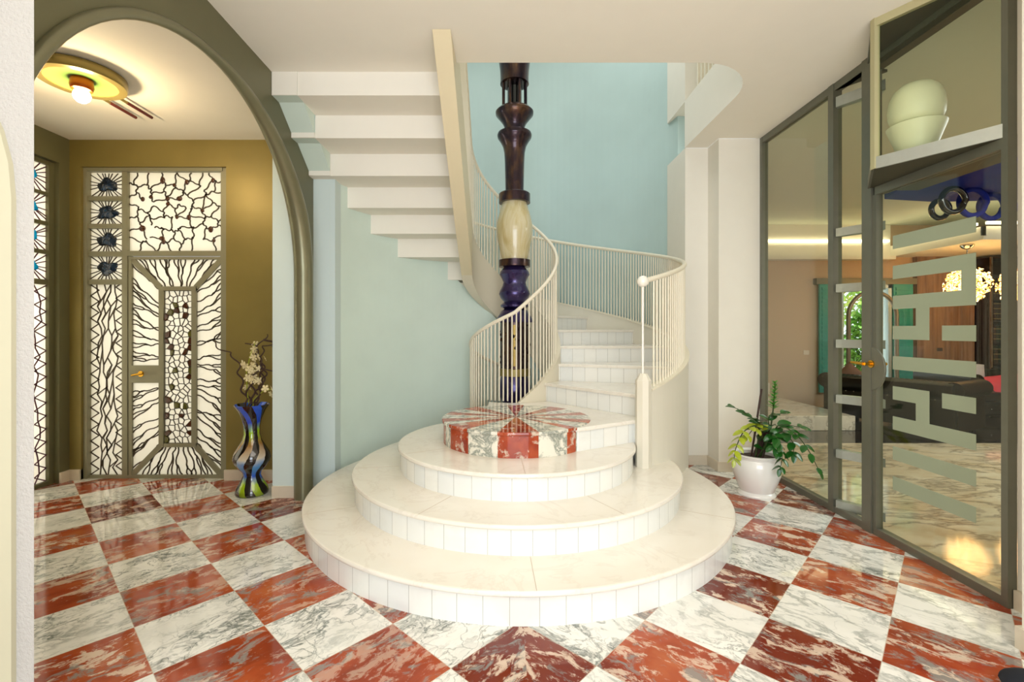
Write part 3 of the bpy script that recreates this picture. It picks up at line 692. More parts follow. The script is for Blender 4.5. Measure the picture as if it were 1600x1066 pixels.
# ornament on shaft
mb = MB(); random.seed(3)
for k in range(46):
    a = random.uniform(pi, 2*pi); z = random.uniform(zz(570), zz(508)); r = .165
    mb.sphere((cxx+r*cos(a), AY+r*sin(a), z), random.uniform(.006, .014), 8, 5, (1, 1, 1.5))
obj('floral_ornament', mb, 'bronze', col)['label'] = 'small bronze buds dotted over the shaft'
obj('gold_band', MB().lathe([(.1615, zz(571)), (.1615, zz(508))], (cxx, AY, 0), 4, rad(-97), rad(-84), caps=False), plain('aged_gold', '#8f7638', .3, metal=.6, var=.15, scale=40), col)['label'] = 'vertical gilded band'

# ================================================================== ARCH TUBE
yc, zc = 2.81, 1.90
def tr(a): return .078 if a < 25 else max(.026, .078-(a-25)/65*.052)
tp = [(-1.72, yc+1.248, z) for z in (0.0, .6, 1.2, 1.6)]; trr = [.078]*4
for a in range(0, 181, 4):
    r_ = tr(a); q_ = 1.17+r_; tp.append((-1.75+.03*r_/.078, yc+q_*cos(rad(a)), zc+q_*sin(rad(a)))); trr.append(r_)
tp += [(-1.74, yc-1.196, z) for z in (1.6, 1.2, .6, 0.0)]; trr += [.026]*4
tag(obj('arch_tube', MB().tube(tp, trr, 24), 'tube'), 'olive grey tube bent round the large arch, thickest on its far leg', 'arch trim')

# ================================================================== STAINED GLASS
def clip(poly, a, b, c):
    out = []
    for i in range(len(poly)):
        p, q = poly[i], poly[(i+1) % len(poly)]; dp = a*p[0]+b*p[1]-c; dq = a*q[0]+b*q[1]-c
        if dp <= 0: out.append(p)
        if (dp < 0 < dq) or (dq < 0 < dp):
            t = dp/(dp-dq); out.append((p[0]+(q[0]-p[0])*t, p[1]+(q[1]-p[1])*t))
    return out
def voronoi(outline, seeds):
    cells = []
    for i, s in enumerate(seeds):
        poly = list(outline)
        for j, q in enumerate(seeds):
            if i == j: continue
            a, b = q[0]-s[0], q[1]-s[1]
            if a*a+b*b > .35: continue
            poly = clip(poly, a, b, (q[0]**2+q[1]**2-s[0]**2-s[1]**2)/2)
            if len(poly) < 3: break
        if len(poly) >= 3: cells.append(poly)
    return cells
def wig(p, q, amp, n=5):
    """wavy line between two points, in (x,z)"""
    dx, dz = q[0]-p[0], q[1]-p[1]; L = sqrt(dx*dx+dz*dz)+1e-9; ph = random.choice((1, -1))*random.uniform(.5, 1)
    return [(p[0]+dx*i/n-dz/L*amp*ph*sin(2*pi*i/n)*1., p[1]+dz*i/n+dx/L*amp*ph*sin(2*pi*i/n)) for i in range(n+1)]
YD = 4.61
def to3(pts, y=YD-.004): return [(x, y, z) for x, z in pts]
def dx(px): return (px-PX)*YD/F
def dz(py): return 1.45+(PY-py)*YD/F
def cames(mb, lines, w=.009): 
    for l in lines: mb.strip(to3(l), w*1.45)
door = empty('door_1', (dx(278), YD, 0), 'stained glass entrance door with sage frame and lead lines', 'door', kind='structure')
rc_ = [0]
def rect(mb, x0, x1, z0, z1, y0=YD-.03, y1=YD+.03):
    rc_[0] = (rc_[0]+1) % 9; e = rc_[0]*.0006; mb.box(x0, x1, y0-e, y1+e, z0, z1)
X0, X1 = dx(137), dx(352); ZT = dz(265)
mb = MB(); rect(mb, X0, X0+.035, 0, ZT, YD-.05); rect(mb, X1-.02, X1+.04, 0, ZT+.03, YD-.04); rect(mb, X0, X1, ZT-.03, ZT+.02, YD-.05); rect(mb, X0, X1, 0, .03)
rect(mb, dx(194.5), dx(203), 0, ZT); rect(mb, dx(203), X1, dz(401), dz(393))
for a, b in ((308, 315), (351, 358), (393.5, 401.5), (437, 445)): rect(mb, X0, dx(196), dz(b), dz(a))
obj('frame', mb, 'doorframe', door)
# sidelight and transom glass
sl = obj('sidelight_glass', MB().box(X0+.02, dx(196), YD, YD+.008, .02, ZT-.02), 'milk', door)
tg = obj('transom_glass', MB().box(dx(202), X1-.01, YD, YD+.008, dz(395), ZT-.02), 'milk', door)
random.seed(11)
# transom
ox0, ox1, oz0, oz1 = dx(203), dx(352), dz(393), dz(271)
seeds = []
for i in range(9):
    for j in range(7):
        seeds.append((ox0+(i+.5+random.uniform(-.42, .42))*(ox1-ox0)/9, oz0+(j+.5+random.uniform(-.42, .42))*(oz1-oz0)/7))
cells = voronoi([(ox0, oz0), (ox1, oz0), (ox1, oz1), (ox0, oz1)], seeds)
done = set(); lead = MB(); gem = MB(); verts = set()
for c in cells:
    for p, q in zip(c, c[1:]+c[:1]):
        k = tuple(sorted(((round(p[0], 3), round(p[1], 3)), (round(q[0], 3), round(q[1], 3)))))
        if k in done: continue
        done.add(k)
        if (abs(p[0]-q[0]) < 1e-4 and min(abs(p[0]-ox0), abs(p[0]-ox1)) < 1e-3) or (abs(p[1]-q[1]) < 1e-4 and min(abs(p[1]-oz0), abs(p[1]-oz1)) < 1e-3): continue
        if random.random() < .12: continue
        cames(lead, [wig(p, q, .012)], .008)
        verts.add((round(p[0], 3), round(p[1], 3)))
inner = [v for v in verts if ox0+.05 < v[0] < ox1-.05 and oz0+.04 < v[1] < oz1-.04]
random.shuffle(inner)
for x, z in inner[:17]: gem.sphere((x, YD-.006, z), random.uniform(.016, .030), 10, 6, (random.uniform(.7, 1.2), .35, random.uniform(.8, 1.4)))
obj('lead_lines', lead, 'lead', tg); obj('gems', gem, 'gem_brown', tg)['label'] = 'small dark brown glass gems'
# sidelight: gem squares
def blob(cx, cz, y, r, ax='x', seed=0, elong=1.5):
    random.seed(seed); ph = [random.uniform(0, 6.28) for _ in range(3)]; n = 24; pr = []
    for i in range(n):
        a = 2*pi*i/n; rr = r*(1+.14*sin(3*a+ph[0])+.12*sin(5*a+ph[1]))
        pr.append((cx+rr*elong*cos(a), cz+rr*sin(a)))
    mb = MB()
    if ax == 'x':
        vs = [(x, y, z) for x, z in pr]+[(cx+(x-cx)*.7, y-.018, cz+(z-cz)*.7) for x, z in pr]+[(cx, y-.022, cz)]
    else:
        vs = [(y, x, z) for x, z in pr]+[(y+.018, cx+(x-cx)*.7, cz+(z-cz)*.7) for x, z in pr]+[(y+.022, cx, cz)]
    fs = [(i, (i+1) % n, n+(i+1) % n, n+i) for i in range(n)]+[(n+i, n+(i+1) % n, 2*n) for i in range(n)]
    mb.add(vs, fs, True); return mb
lead = MB()
for k, (a, b) in enumerate(((272, 308), (315, 351), (358, 393.5), (401.5, 437))):
    cz_ = (dz(a)+dz(b))/2; cx_ = (X0+.035+dx(194.5))/2; hw = (dx(194.5)-X0-.035)/2; hh = (dz(a)-dz(b))/2
    g = obj('blue_gem', blob(cx_, cz_, YD-.004, .066, seed=k+40), 'gem_navy', sl); g['label'] = 'dark navy glass nugget'
    random.seed(k)
    for i in range(22):
        an = 2*pi*i/22+random.uniform(-.08, .08); d = (cos(an), sin(an))
        t1 = min(hw/abs(d[0]) if abs(d[0]) > .01 else 9, hh/abs(d[1]) if abs(d[1]) > .01 else 9)
        cames(lead, [[(cx_+d[0]*.05, cz_+d[1]*.05), (cx_+d[0]*t1, cz_+d[1]*t1)]], .006)
# sidelight long panel
lx0, lx1, lz0, lz1 = X0+.035, dx(194.5), .03, dz(445)
random.seed(5)
xs = [lx0+(lx1-lx0)*f for f in (.27, .42, .56, .74)]
rows = 26; 
cols = []
for x in xs:
    line = [(x+random.uniform(-.028, .028), lz0+(lz1-lz0)*i/rows) for i in range(rows+1)]; cols.append(line); cames(lead, [line], .007)
for i in range(1, rows, 2):
    for c in (0, 1, 2):
        if random.random() < .75: cames(lead, [[cols[c][i], cols[c+1][min(rows, i+random.choice((1, 2)))]]], .007)
nz = 17
for i in range(nz):
    z0_, z1_ = lz0+(lz1-lz0)*i/nz, lz0+(lz1-lz0)*(i+.5)/nz; z2_ = lz0+(lz1-lz0)*(i+1)/nz
    cames(lead, [[(lx0, z0_), (lx0+(lx1-lx0)*.25, z1_), (lx0, z2_)], [(lx1, z0_+.03), (lx1-(lx1-lx0)*.24, z1_+.03), (lx1, z2_+.03)]], .007)
obj('lead_lines', lead, 'lead', sl)
# door leaf
leaf = obj('door_leaf', MB().box(dx(203), X1-.005, YD-.003, YD+.006, .02, dz(402)), 'milk', door); leaf['label'] = 'milky glass leaf'
fr = MB(); ax0, ax1, az0, az1 = dx(204), dx(351), dz(746), dz(402)
bx0, bx1, bz0, bz1 = dx(251), dx(309), dz(698), dz(448)
for a in ((ax0, ax0+.03, az0, az1), (ax1-.02, ax1, az0, az1), (ax0, ax1, az1-.025, az1), (ax0, ax1, az0, az0+.03),
          (bx0, bx0+.045, bz0, bz1), (bx1-.045, bx1, bz0, bz1), (bx0, bx1, bz1-.04, bz1), (bx0, bx1, bz0, bz0+.035)): rect(fr, *a, YD-.025, YD+.02)
for p, q in (((ax0, az1), (bx0, bz1)), ((ax1, az1), (bx1, bz1)), ((ax0, az0), (bx0, bz0)), ((ax1, az0), (bx1, bz0))): fr.strip(to3([p, q], YD-.002), .05, th=.02)
obj('leaf_frame', fr, 'doorframe', leaf)
pb = obj('lock_panel', MB().box(ax0+.02, bx0+.01, YD-.028, YD+.01, dz(598), dz(571)), 'doorframe', leaf)
obj('handle', MB().tube([(dx(224), YD-.03, dz(584)), (dx(224), YD-.07, dz(584)), (dx(215), YD-.075, dz(585.5)), (dx(232), YD-.075, dz(582))], .009, 10).tube([(dx(224), YD-.028, dz(584)), (dx(224), YD-.036, dz(584))], .028, 16), 'brass', leaf)['label'] = 'brass lever handle'
lead = MB(); random.seed(9)
def quad_lines(outer, inner_, n, amp=.02, skip=None):
    """branching lines running from the inner edge out to the outer edge"""
    (oa, ob), (ia, ib) = outer, inner_
    for i in range(n):
        f = (i+.5+random.uniform(-.2, .2))/n
        po = (oa[0]+(ob[0]-oa[0])*f, oa[1]+(ob[1]-oa[1])*f); g = min(.98, max(.02, f+random.uniform(-.04, .04)))
        pi_ = (ia[0]+(ib[0]-ia[0])*g, ia[1]+(ib[1]-ia[1])*g)
        m = random.uniform(.35, .7); mid = (pi_[0]+(po[0]-pi_[0])*m+random.uniform(-.02, .02), pi_[1]+(po[1]-pi_[1])*m+random.uniform(-.02, .02))
        if skip and (skip(po) or skip(pi_)): continue
        cames(lead, [wig(pi_, mid, amp*.5), wig(mid, po, amp*.5)], .008)
        f2 = f+random.choice((-1, 1))*.5/n; p2 = (oa[0]+(ob[0]-oa[0])*f2, oa[1]+(ob[1]-oa[1])*f2)
        if not (skip and skip(p2)): cames(lead, [wig(mid, p2, amp*.5)], .008)
sk = lambda p: dz(602) < p[1] < dz(567)
quad_lines(((ax0+.03, az0+.05), (ax0+.03, az1-.05)), ((bx0, bz0), (bx0, bz1)), 22, skip=sk)
quad_lines(((ax1-.02, az0+.05), (ax1-.02, az1-.05)), ((bx1, bz0), (bx1, bz1)), 22)
quad_lines(((ax0+.06, az1-.02), (ax1-.06, az1-.02)), ((bx0, bz1), (bx1, bz1)), 9)
quad_lines(((ax0+.06, az0+.03), (ax1-.06, az0+.03)), ((bx0, bz0), (bx1, bz0)), 9)
# inner crazed panel
cx0, cx1, cz0, cz1 = bx0+.045, bx1-.045, bz0+.035, bz1-.04
random.seed(14)
seeds = [(cx0+(i+.5+random.uniform(-.4, .4))*(cx1-cx0)/6, cz0+(j+.5+random.uniform(-.4, .4))*(cz1-cz0)/26) for i in range(6) for j in range(26)]
cells = voronoi([(cx0, cz0), (cx1, cz0), (cx1, cz1), (cx0, cz1)], seeds); gb = MB(); gg = MB()
for n_, c in enumerate(cells):
    for p, q in zip(c, c[1:]+c[:1]):
        if p < q or True: lead.strip(to3([p, q], YD-.003), .0075)
    if random.random() < .17:
        mx = sum(p[0] for p in c)/len(c); mz = sum(p[1] for p in c)/len(c)
        mbx = gb if random.random() < .7 else gg
        top = [(mx+(x-mx)*.75, YD-.018, mz+(z-mz)*.75) for x, z in c]; bot = [(x, YD-.004, z) for x, z in c]; k = len(c)
        mbx.add(bot+top, [(i, (i+1) % k, k+(i+1) % k, k+i) for i in range(k)]+[tuple(range(k, 2*k))])
obj('lead_lines', lead, 'lead', leaf); obj('brown_gems', gb, 'gem_brown', leaf); obj('green_gems', gg, 'gem_green', leaf)

# side window with cyan gems
XW = -4.26
win = empty('window_1', (XW, 3.75, 0), 'narrow stained glass window with bright cyan gems in the side wall', 'window', kind='structure')
def wz(py): return 1.45+(PY-py)*4.36/F
fr = MB().box(XW-.02, XW+.032, 4.38, 4.429, 0, 3.015).box(XW-.02, XW+.031, 3.001, 3.05, 0, 3.015).box(XW-.021, XW+.03, 3.002, 4.428, 2.98, 3.018).box(XW-.022, XW+.029, 3.003, 4.427, 0.001, .04)
for a, b in ((300, 305), (346, 352), (391, 397), (437, 445)): fr.box(XW-.02, XW+.025, 3.0, 4.43, wz(b), wz(a))
obj('frame', fr, 'olive', win)
wg = obj('milk_glass', MB().box(XW-.008, XW, 3.0, 4.42, 0.02, 3.0), 'milk', win)
lead = MB(); zs = [2.98, wz(300), wz(346), wz(391), wz(437)]; zs2 = [wz(305), wz(352), wz(397)]
tops = [2.98, wz(305), wz(352), wz(397)]; bots = [wz(300), wz(346), wz(391), wz(437)]
def came_x(pts, wdt=.009): lead.strip([(XW+.002, y, z) for y, z in pts], wdt, (1, 0, 0))
for k in range(4):
    for m_, ycn in enumerate((4.22, 3.88)):
        cz_ = (tops[k]+bots[k])/2; g = obj('cyan_gem', blob(ycn, cz_, XW+.002, .066, 'y', seed=k+70+m_*9, elong=1.2), 'gem_cyan', wg); random.seed(k)
        for i in range(20):
            an = 2*pi*i/20+random.uniform(-.1, .1); d = (cos(an), sin(an)); t1 = min(.17/max(.01, abs(d[0])), (tops[k]-bots[k])/2/max(.01, abs(d[1])))
            came_x([(ycn+d[0]*.06, cz_+d[1]*.06), (ycn+d[0]*t1, cz_+d[1]*t1)])
random.seed(21)
for x in (4.30, 4.18, 4.05):
    came_x([(x+random.uniform(-.04, .04), .04+(wz(446)-.04)*i/22) for i in range(23)])
for i in range(15):
    z0_ = .04+(wz(446)-.04)*i/15; came_x([(4.38, z0_), (4.27, z0_+.06), (4.38, z0_+.12)])
obj('lead_lines', lead, 'lead_plum', wg)

# ================================================================== VESTIBULE LAMP
LX, LY, LZ = -3.0, 3.35, 3.28
lamp = empty('ceiling_lamp', (LX, LY, LZ), 'round brass and green ceiling lamp with bare glowing bulb and dark rods', 'lamp')
obj('ring', MB().lathe([(.205, -.075), (.255, -.075), (.26, -.06), (.26, -.01), (.205, -.01), (.205, -.075)], (LX, LY, LZ), 56, caps=False), 'lamp_brass', lamp)
obj('dish', MB().lathe([(.001, -.05), (.15, -.052), (.206, -.07), (.206, -.03), (.001, -.03)], (LX, LY, LZ), 48, caps=False), 'lamp_green', lamp)
obj('socket', MB().lathe([(.065, -.05), (.07, -.10), (.062, -.125), (.02, -.125)], (LX, LY, LZ), 32), 'copper', lamp)['label'] = 'orange copper socket'
obj('bulb', MB().lathe([(.001, -.215), (.025, -.21), (.045, -.19), (.052, -.165), (.045, -.14), (.03, -.126)], (LX, LY, LZ), 28), 'bulb', lamp)
for xr in (-3.11, -2.975):
    rd = obj('rod', MB().tube([(xr, 2.90, LZ-.035), (xr, 3.98, LZ-.035)], .011, 10), 'lamp_brass', lamp)
    obj('red_sleeve', MB().tube([(xr, 3.72, LZ-.035), (xr, 3.985, LZ-.035)], .0125, 10), 'rod_red', rd)
lmp = point('vestibule_bulb_light', (LX, LY, LZ-.27), 21, (1, .76, .44), .05)

# ================================================================== VASE
vx, vy = -2.22, 4.16
vase = empty('floor_vase', (vx, vy, 0), 'tall marbled art glass vase of black, blue and lime by the gold wall', 'vase')
prof = [(.11, 0), (.132, .004), (.138, .02), (.125, .06), (.09, .12), (.071, .17), (.08, .2), (.115, .24), (.145, .285), (.153, .32), (.143, .365), (.11, .42), (.08, .47), (.064, .53), (.066, .60), (.082, .67), (.11, .735), (.145, .787), (.140, .79), (.104, .735), (.076, .67), (.060, .60), (.058, .53)]
vmb = MB().lathe(prof, (vx, vy, 0), 64, caps=False).lathe([(.058, .53), (.001, .53)], (vx, vy, 0), 32, caps=False).lathe([(.001, 0.001), (.11, 0)], (vx, vy, 0), 32, caps=False)
obj('body', vmb, 'vase', vase)
br = empty('twig_arrangement', (vx, vy, .54), 'curly brown willow twigs standing in the art glass vase', 'twigs')
def vp(px, py, y=vy): return ((px-PX)*y/F, y, 1.45+(PY-py)*y/F)
def curly(pts, amp=.012, turns=7, n=40, r0=.007, r1=.003, seed=0):
    random.seed(seed); out = []; P_ = [V(p) for p in pts]
    segs = [(b-a).length for a, b in zip(P_, P_[1:])]; L = sum(segs)
    for i in range(n+1):
        d = L*i/n; k = 0
        while k < len(segs)-1 and d > segs[k]: d -= segs[k]; k += 1
        p = P_[k].lerp(P_[k+1], min(1, d/segs[k])); f = i/n; a = f*turns*2*pi+seed
        out.append(p+V((cos(a)*amp, sin(a)*amp*.7, sin(a*.7)*amp*.4))*min(1, f*4))
    return out, [r0+(r1-r0)*i/n for i in range(n+1)]
base = (vx, vy, .56)
for k, (pp, tn, am) in enumerate((
    ([vp(388, 640), vp(375, 590), vp(372, 568), vp(360, 552), vp(345, 545), vp(330, 534)], 6, .014),
    ([vp(390, 640), vp(388, 605), vp(402, 575), vp(400, 550), vp(404, 541), vp(418, 523)], 6, .015),
    ([vp(394, 640), vp(396, 600), vp(412, 582), vp(408, 555), vp(413, 540), vp(434, 536)], 7, .013),
    ([vp(396, 640), vp(404, 615), vp(412, 590), vp(406, 568), vp(420, 580), vp(436, 587)], 6, .012),
    ([vp(401, 640), vp(402, 610), vp(416, 588), vp(405, 560), vp(398, 540), vp(383, 537)], 7, .012),
    ([vp(412, 531), vp(425, 534), vp(432, 545), vp(424, 541)], 2, .006))):
    if k < 5: pp = [base]+pp
    p, r = curly(pp, am*1.35, tn, 54, .010, .005, k+1); obj('twig', MB().tube(p, r, 6), 'bark', br)
orch = empty('orchid_spray', (vx, vy, .54), 'cream orchid blossoms among the brown twigs in the vase', 'flowers')
sp1 = [base, vp(386, 610), vp(385, 580), vp(392, 552), vp(399, 535)]; sp2 = [base, vp(396, 625), vp(410, 612), vp(425, 608), (vp(432, 616)[0], vy-.03, vp(0, 616)[2])]
for s_ in (sp1, sp2): obj('flower_stem', MB().tube(s_, .004, 6), M['leaf_yellow'], orch)
def flower(c, s, seed):
    random.seed(seed); mb = MB()
    rot = mathutils.Euler((random.uniform(-.6, .6), random.uniform(-.6, .6), random.uniform(0, 6.28))).to_matrix()
    for k in range(5):
        a = 2*pi*k/5; vs = []
        for u, wv, zz_ in ((0, 0, 0), (.35, .22, .05), (.75, .34, .1), (1., .12, -.02), (1., -.12, -.02), (.75, -.34, .1), (.35, -.22, .05)):
            x = u*cos(a)-wv*sin(a); z = u*sin(a)+wv*cos(a); vs.append(V(c)+rot @ V((x, -zz_-.15*u*u, z))*s)
        mb.add(vs, [(0, 1, 2), (0, 2, 5), (0, 5, 6), (2, 3, 4, 5)])
    mb.sphere(tuple(V(c)+rot @ V((0, -.1, 0))*s), s*.16, 8, 5); return mb
random.seed(33); spots = []
for k in range(16): spots.append((392+random.uniform(-10, 14)+(.25*k-2), 548+k*3.9+random.uniform(-3, 3)))
spots += [(379, 570), (385, 573), (424, 609), (414, 607), (424, 616), (399, 538), (397, 545), (415, 560), (386, 590)]
for k, (a, b) in enumerate(spots):
    c = vp(a, b, vy+random.uniform(-.05, .03)); obj('blossom', flower(c, random.uniform(.028, .042), k), 'petal', orch, fix=False)

# ================================================================== POTTED PLANT
qx, qy = 2.23, 4.14
pot = empty('potted_plant', (qx, qy, 0), 'glossy leaved green plant in a white ceramic pot beside the glass partition', 'plant')
obj('pot', MB().lathe([(.15, 0), (.155, .012), (.15, .025), (.135, .04), (.16, .10), (.188, .18), (.197, .25), (.19, .30), (.178, .325), (.186, .345), (.20, .352), (.202, .362), (.185, .366), (.165, .35), (.165, .30), (.001, .30)], (qx, qy, 0), 56), 'ceramic', pot)
obj('soil', MB().lathe([(.001, .325), (.165, .322), (.165, .29)], (qx, qy, 0), 32, caps=False), 'soil', pot)
def leafmesh(mb, base, d, L, W, up):
    """pointed oval blade folded along its midrib"""
    d = V(d).normalized(); up = V(up); side = d.cross(up).normalized(); up = side.cross(d)
    prof = [(0, .0), (.12, .6), (.35, 1.), (.62, .97), (.86, .6), (1., .08)]
    vs = []
    for u, wv in prof:
        c = V(base)+d*L*u-V((0, 0, 1))*(.18*L*u*u)
        vs += [c+side*W*.5*wv+up*W*.12*wv, c, c-side*W*.5*wv+up*W*.12*wv]
    fs = []
    for i in range(len(prof)-1):
        fs += [(i*3, i*3+1, i*3+4, i*3+3), (i*3+1, i*3+2, i*3+5, i*3+4)]
    mb.add(vs, fs, True)
def pp_(px, py, y): return V(((px-PX)*y/F, y, 1.45+(PY-py)*y/F))
def frond(pts, mat, n=9, L=.085, W=.04, seed=0, both=True):
    random.seed(seed); P_ = [V(p) for p in pts]
    cur = []
    for i in range(21):
        f = i/20*(len(P_)-1); k = min(int(f), len(P_)-2); t = f-k
        p0 = P_[max(0, k-1)]; p1 = P_[k]; p2 = P_[k+1]; p3 = P_[min(len(P_)-1, k+2)]
        cur.append(.5*((2*p1)+(-p0+p2)*t+(2*p0-5*p1+4*p2-p3)*t*t+(-p0+3*p1-3*p2+p3)*t**3))
    st = obj('stem', MB().tube(cur, [.0075-.005*i/20 for i in range(21)], 6), 'stem', pot); mb = MB()
    for k in range(n):
        i = int(4+15*k/max(1, n-1)); i = min(19, i); T = (cur[i+1]-cur[i]).normalized(); sd = T.cross(V((0, 0, 1)))
        sd = sd.normalized() if sd.length > .1 else V((1, 0, 0))
        for s_ in (1, -1):
            L_ = L*1.25; W_ = W*1.35
            d = T*.75+sd*s_*.9+V((random.uniform(-.2, .2), random.uniform(-.2, .2), random.uniform(-.1, .25)))
            sc = random.uniform(.85, 1.1)*(.75+.25*(1-k/n)); leafmesh(mb, cur[i], d, L_*sc, W_*sc, V((0, -.5, 1))+V((random.uniform(-.3, .3), 0, 0)))
    leafmesh(mb, cur[-1], cur[-1]-cur[-2], L*.8, W*.8, V((0, -.5, 1)))
    obj('leaflets', mb, mat, st, fix=False)
b0 = V((qx, qy, .33))
frond([b0+V((-.03, 0, 0)), pp_(1190, 672, 4.1), pp_(1178, 655, 4.05), pp_(1146, 636, 4.0)], 'leaf', 8, .085, .048, 1)
frond([b0+V((-.02, -.02, 0)), pp_(1185, 668, 4.05), pp_(1163, 674, 3.95), pp_(1150, 700, 3.9), pp_(1147, 718, 3.88)], 'leaf_yellow', 8, .075, .042, 2)
frond([b0+V((-.01, .03, 0)), pp_(1192, 668, 4.1), pp_(1180, 668, 4.0), pp_(1168, 682, 3.95)], 'leaf_yellow', 4, .08, .042, 12)
frond([b0+V((0, .02, 0)), pp_(1200, 672, 4.15), pp_(1202, 652, 4.15), pp_(1222, 646, 4.1)], 'leaf', 5, .085, .055, 3)
frond([b0+V((.02, 0, 0)), pp_(1208, 676, 4.05), pp_(1220, 664, 3.98), pp_(1250, 668, 3.9)], 'leaf', 3, .10, .065, 4)
frond([b0+V((.02, -.03, 0)), pp_(1200, 684, 4.0), pp_(1214, 684, 3.9), pp_(1222, 712, 3.86), pp_(1219, 732, 3.85)], 'leaf', 8, .078, .046, 5)
frond([b0+V((.03, .0, 0)), pp_(1216, 670, 4.0), pp_(1240, 676, 3.88), pp_(1262, 702, 3.74), pp_(1280, 736, 3.68)], 'leaf', 7, .075, .042, 6)
frond([b0+V((.04, 0, 0)), pp_(1218, 676, 3.98), pp_(1238, 690, 3.9), pp_(1240, 708, 3.87)], 'leaf', 4, .09, .055, 7)
frond([b0+V((0, -.03, 0)), pp_(1198, 692, 3.98), pp_(1206, 676, 3.93), pp_(1210, 700, 3.88)], 'leaf', 5, .085, .05, 8)
for k_, x_ in enumerate((-.035, -.01, .02)): obj('cane', MB().tube([tuple(b0+V((x_, -.02*k_, -.02))), tuple(pp_(1194+k_*5, 672, 4.1))], .013, 8), 'bark', pot)
# upright spiky shoot and stake
c0 = [b0, pp_(1203, 680, 4.15), pp_(1208, 640, 4.15), pp_(1211, 605, 4.15), pp_(1211, 597, 4.15)]
stm = obj('stem', MB().tube(c0, [.008, .008, .006, .005, .002], 7), 'stem', pot); mb = MB(); random.seed(5)
for k in range(44):
    f = k/43; z = c0[2]*(1-f)+c0[4]*f; a = k*2.4; leafmesh(mb, z, (cos(a), sin(a)*.9, .75), .062*(1.15-f*.5), .022, (0, 0, 1))
obj('needle_leaves', mb, plain('bright_green_leaf', '#4d9a2c', .4, var=.1), stm, fix=False)
obj('stake', MB().tube([tuple(b0+V((-.02, .05, -.02))), tuple(pp_(1190, 608, 4.2))], .009, 8), 'bark', pot)['label'] = 'thin brown wooden stake'

# ================================================================== GLASS PARTITION
def gy(px): return XR*F/(px-PX)
part = empty('glass_partition', (XR, 3.6, 0), 'tall olive framed glass partition between the hall and the living room', 'partition')
fm = MB(); T = .03
def post(px, w_, z0=0, z1=ZC-.001, d=T): fm.box(XR-d, XR+d, gy(px)-w_/2, gy(px)+w_/2, z0, z1)
post(1192.5, .07); post(1304.5, .06, d=.035); post(1362, .085, d=.04); fm.box(XR-T, XR+.018, 2.441, 2.475, 0, ZC-.001)
fm.box(XR-T+.001, XR+T-.001, 2.476, 4.75, ZC-.06, ZC-.001); fm.box(XR-T+.001, XR+T-.001, 2.476, 4.75, 0.001, .05)
obj('frame', fm, 'frame', part)
obj('header', MB().box(XR-T+.002, XR+T-.002, 2.476, 3.32, 2.40, 2.455), 'frame', part)
obj('far_pane', MB().box(XR-.004, XR+.004, gy(1301), gy(1196), .05, ZC-.06), 'glass', part)
# folded narrow bay: triangle recess towards the living room
y0b, y1b = gy(1357), gy(1309); xa, ya = XR+.14, y0b+.09
bay = obj('bay_pane', MB().prism([(XR, y1b-.01), (XR-.005, y1b-.015), (xa-.005, ya-.005), (xa, ya)], .05, 3.24), 'glass', part)
bars = MB()
for zc_ in (3.24, 2.213, 1.774, 1.339, .904, .474, .075):
    h_ = .032 if zc_ < 3.2 else .04
    mbb = MB().prism([(XR-.03, y1b-.02), (XR-.01, y1b-.06), (xa-.0, ya-.07), (xa+.03, ya+.01), (XR+.01, y1b+.01)], zc_-h_, zc_+h_)
    obj('glazing_bar', mbb, 'alu', bay)
obj('bay_cap', MB().prism([(XR-.02, y1b), (XR-.02, y0b), (xa+.03, ya-.05)], ZC-.06, ZC-.04), 'frame_dark', part)
# swing door leaf
dl = obj('door_pane', MB().box(XR-.005, XR+.005, 2.475, gy(1371), .05, 2.40), 'glass', part); dl['label'] = 'large clear pane with frosted key pattern'
ds = MB().box(XR-.028, XR+.02, gy(1369)-.035, gy(1369)+.0, .05, 2.40)
obj('door_stile', ds, 'frame', dl)
# key pattern
cY = {0: 3.19, 1: 3.012, 2: 2.917, 3: 2.832, 4: 2.714, 5: 2.629}
fz = MB()
def fbox(a, b, z1, z0): fz.box(XR-.0075, XR-.0052, cY[b], cY[a], z0, z1)
tops = [2.084-.2035*k for k in range(9)]
for k, z in enumerate(tops):
    zb_ = z-.09
    if k in (3, 5): fbox(0, 2, z, zb_); fbox(3, 5, z, zb_)
    else: fbox(0, 5, z, zb_)
fbox(4, 5, tops[1]-.09, tops[2]); fbox(1, 2, tops[2]-.09, tops[3]); fbox(1, 2, tops[5]-.09, tops[6])
obj('frosted_pattern', fz, 'frost', dl)['label'] = 'frosted sage stripes in a key pattern'
# half round lock plate and levers
yl = gy(1366); zl = 1.45+(PY-576)*yl/F
pr = [(yl-.135*cos(rad(a)), zl+.155*sin(rad(a))) for a in range(-90, 91, 9)]
lp = obj('lock_plate', MB().prism_x(pr+[(yl+.04, zl+.155), (yl+.04, zl-.155)], XR-.035, XR-.02), 'frame', dl, bevel=.004); lp['label'] = 'half round olive grey lock plate'
hz = 1.45+(PY-569)*3.33/F
for sgn in (-1, 1):
    x = XR-.035 if sgn < 0 else XR+.02
    obj('lever_handle', MB().tube([(x, yl-.02, hz), (x+sgn*.05, yl-.02, hz)], .011, 12).tube([(x+sgn*.05, yl-.01, hz), (x+sgn*.055, yl+.10, hz+.005)], [.012, .009], 12).tube([(x, yl-.02, hz), (x+sgn*.008, yl-.02, hz)], .027, 20), 'brass', dl)
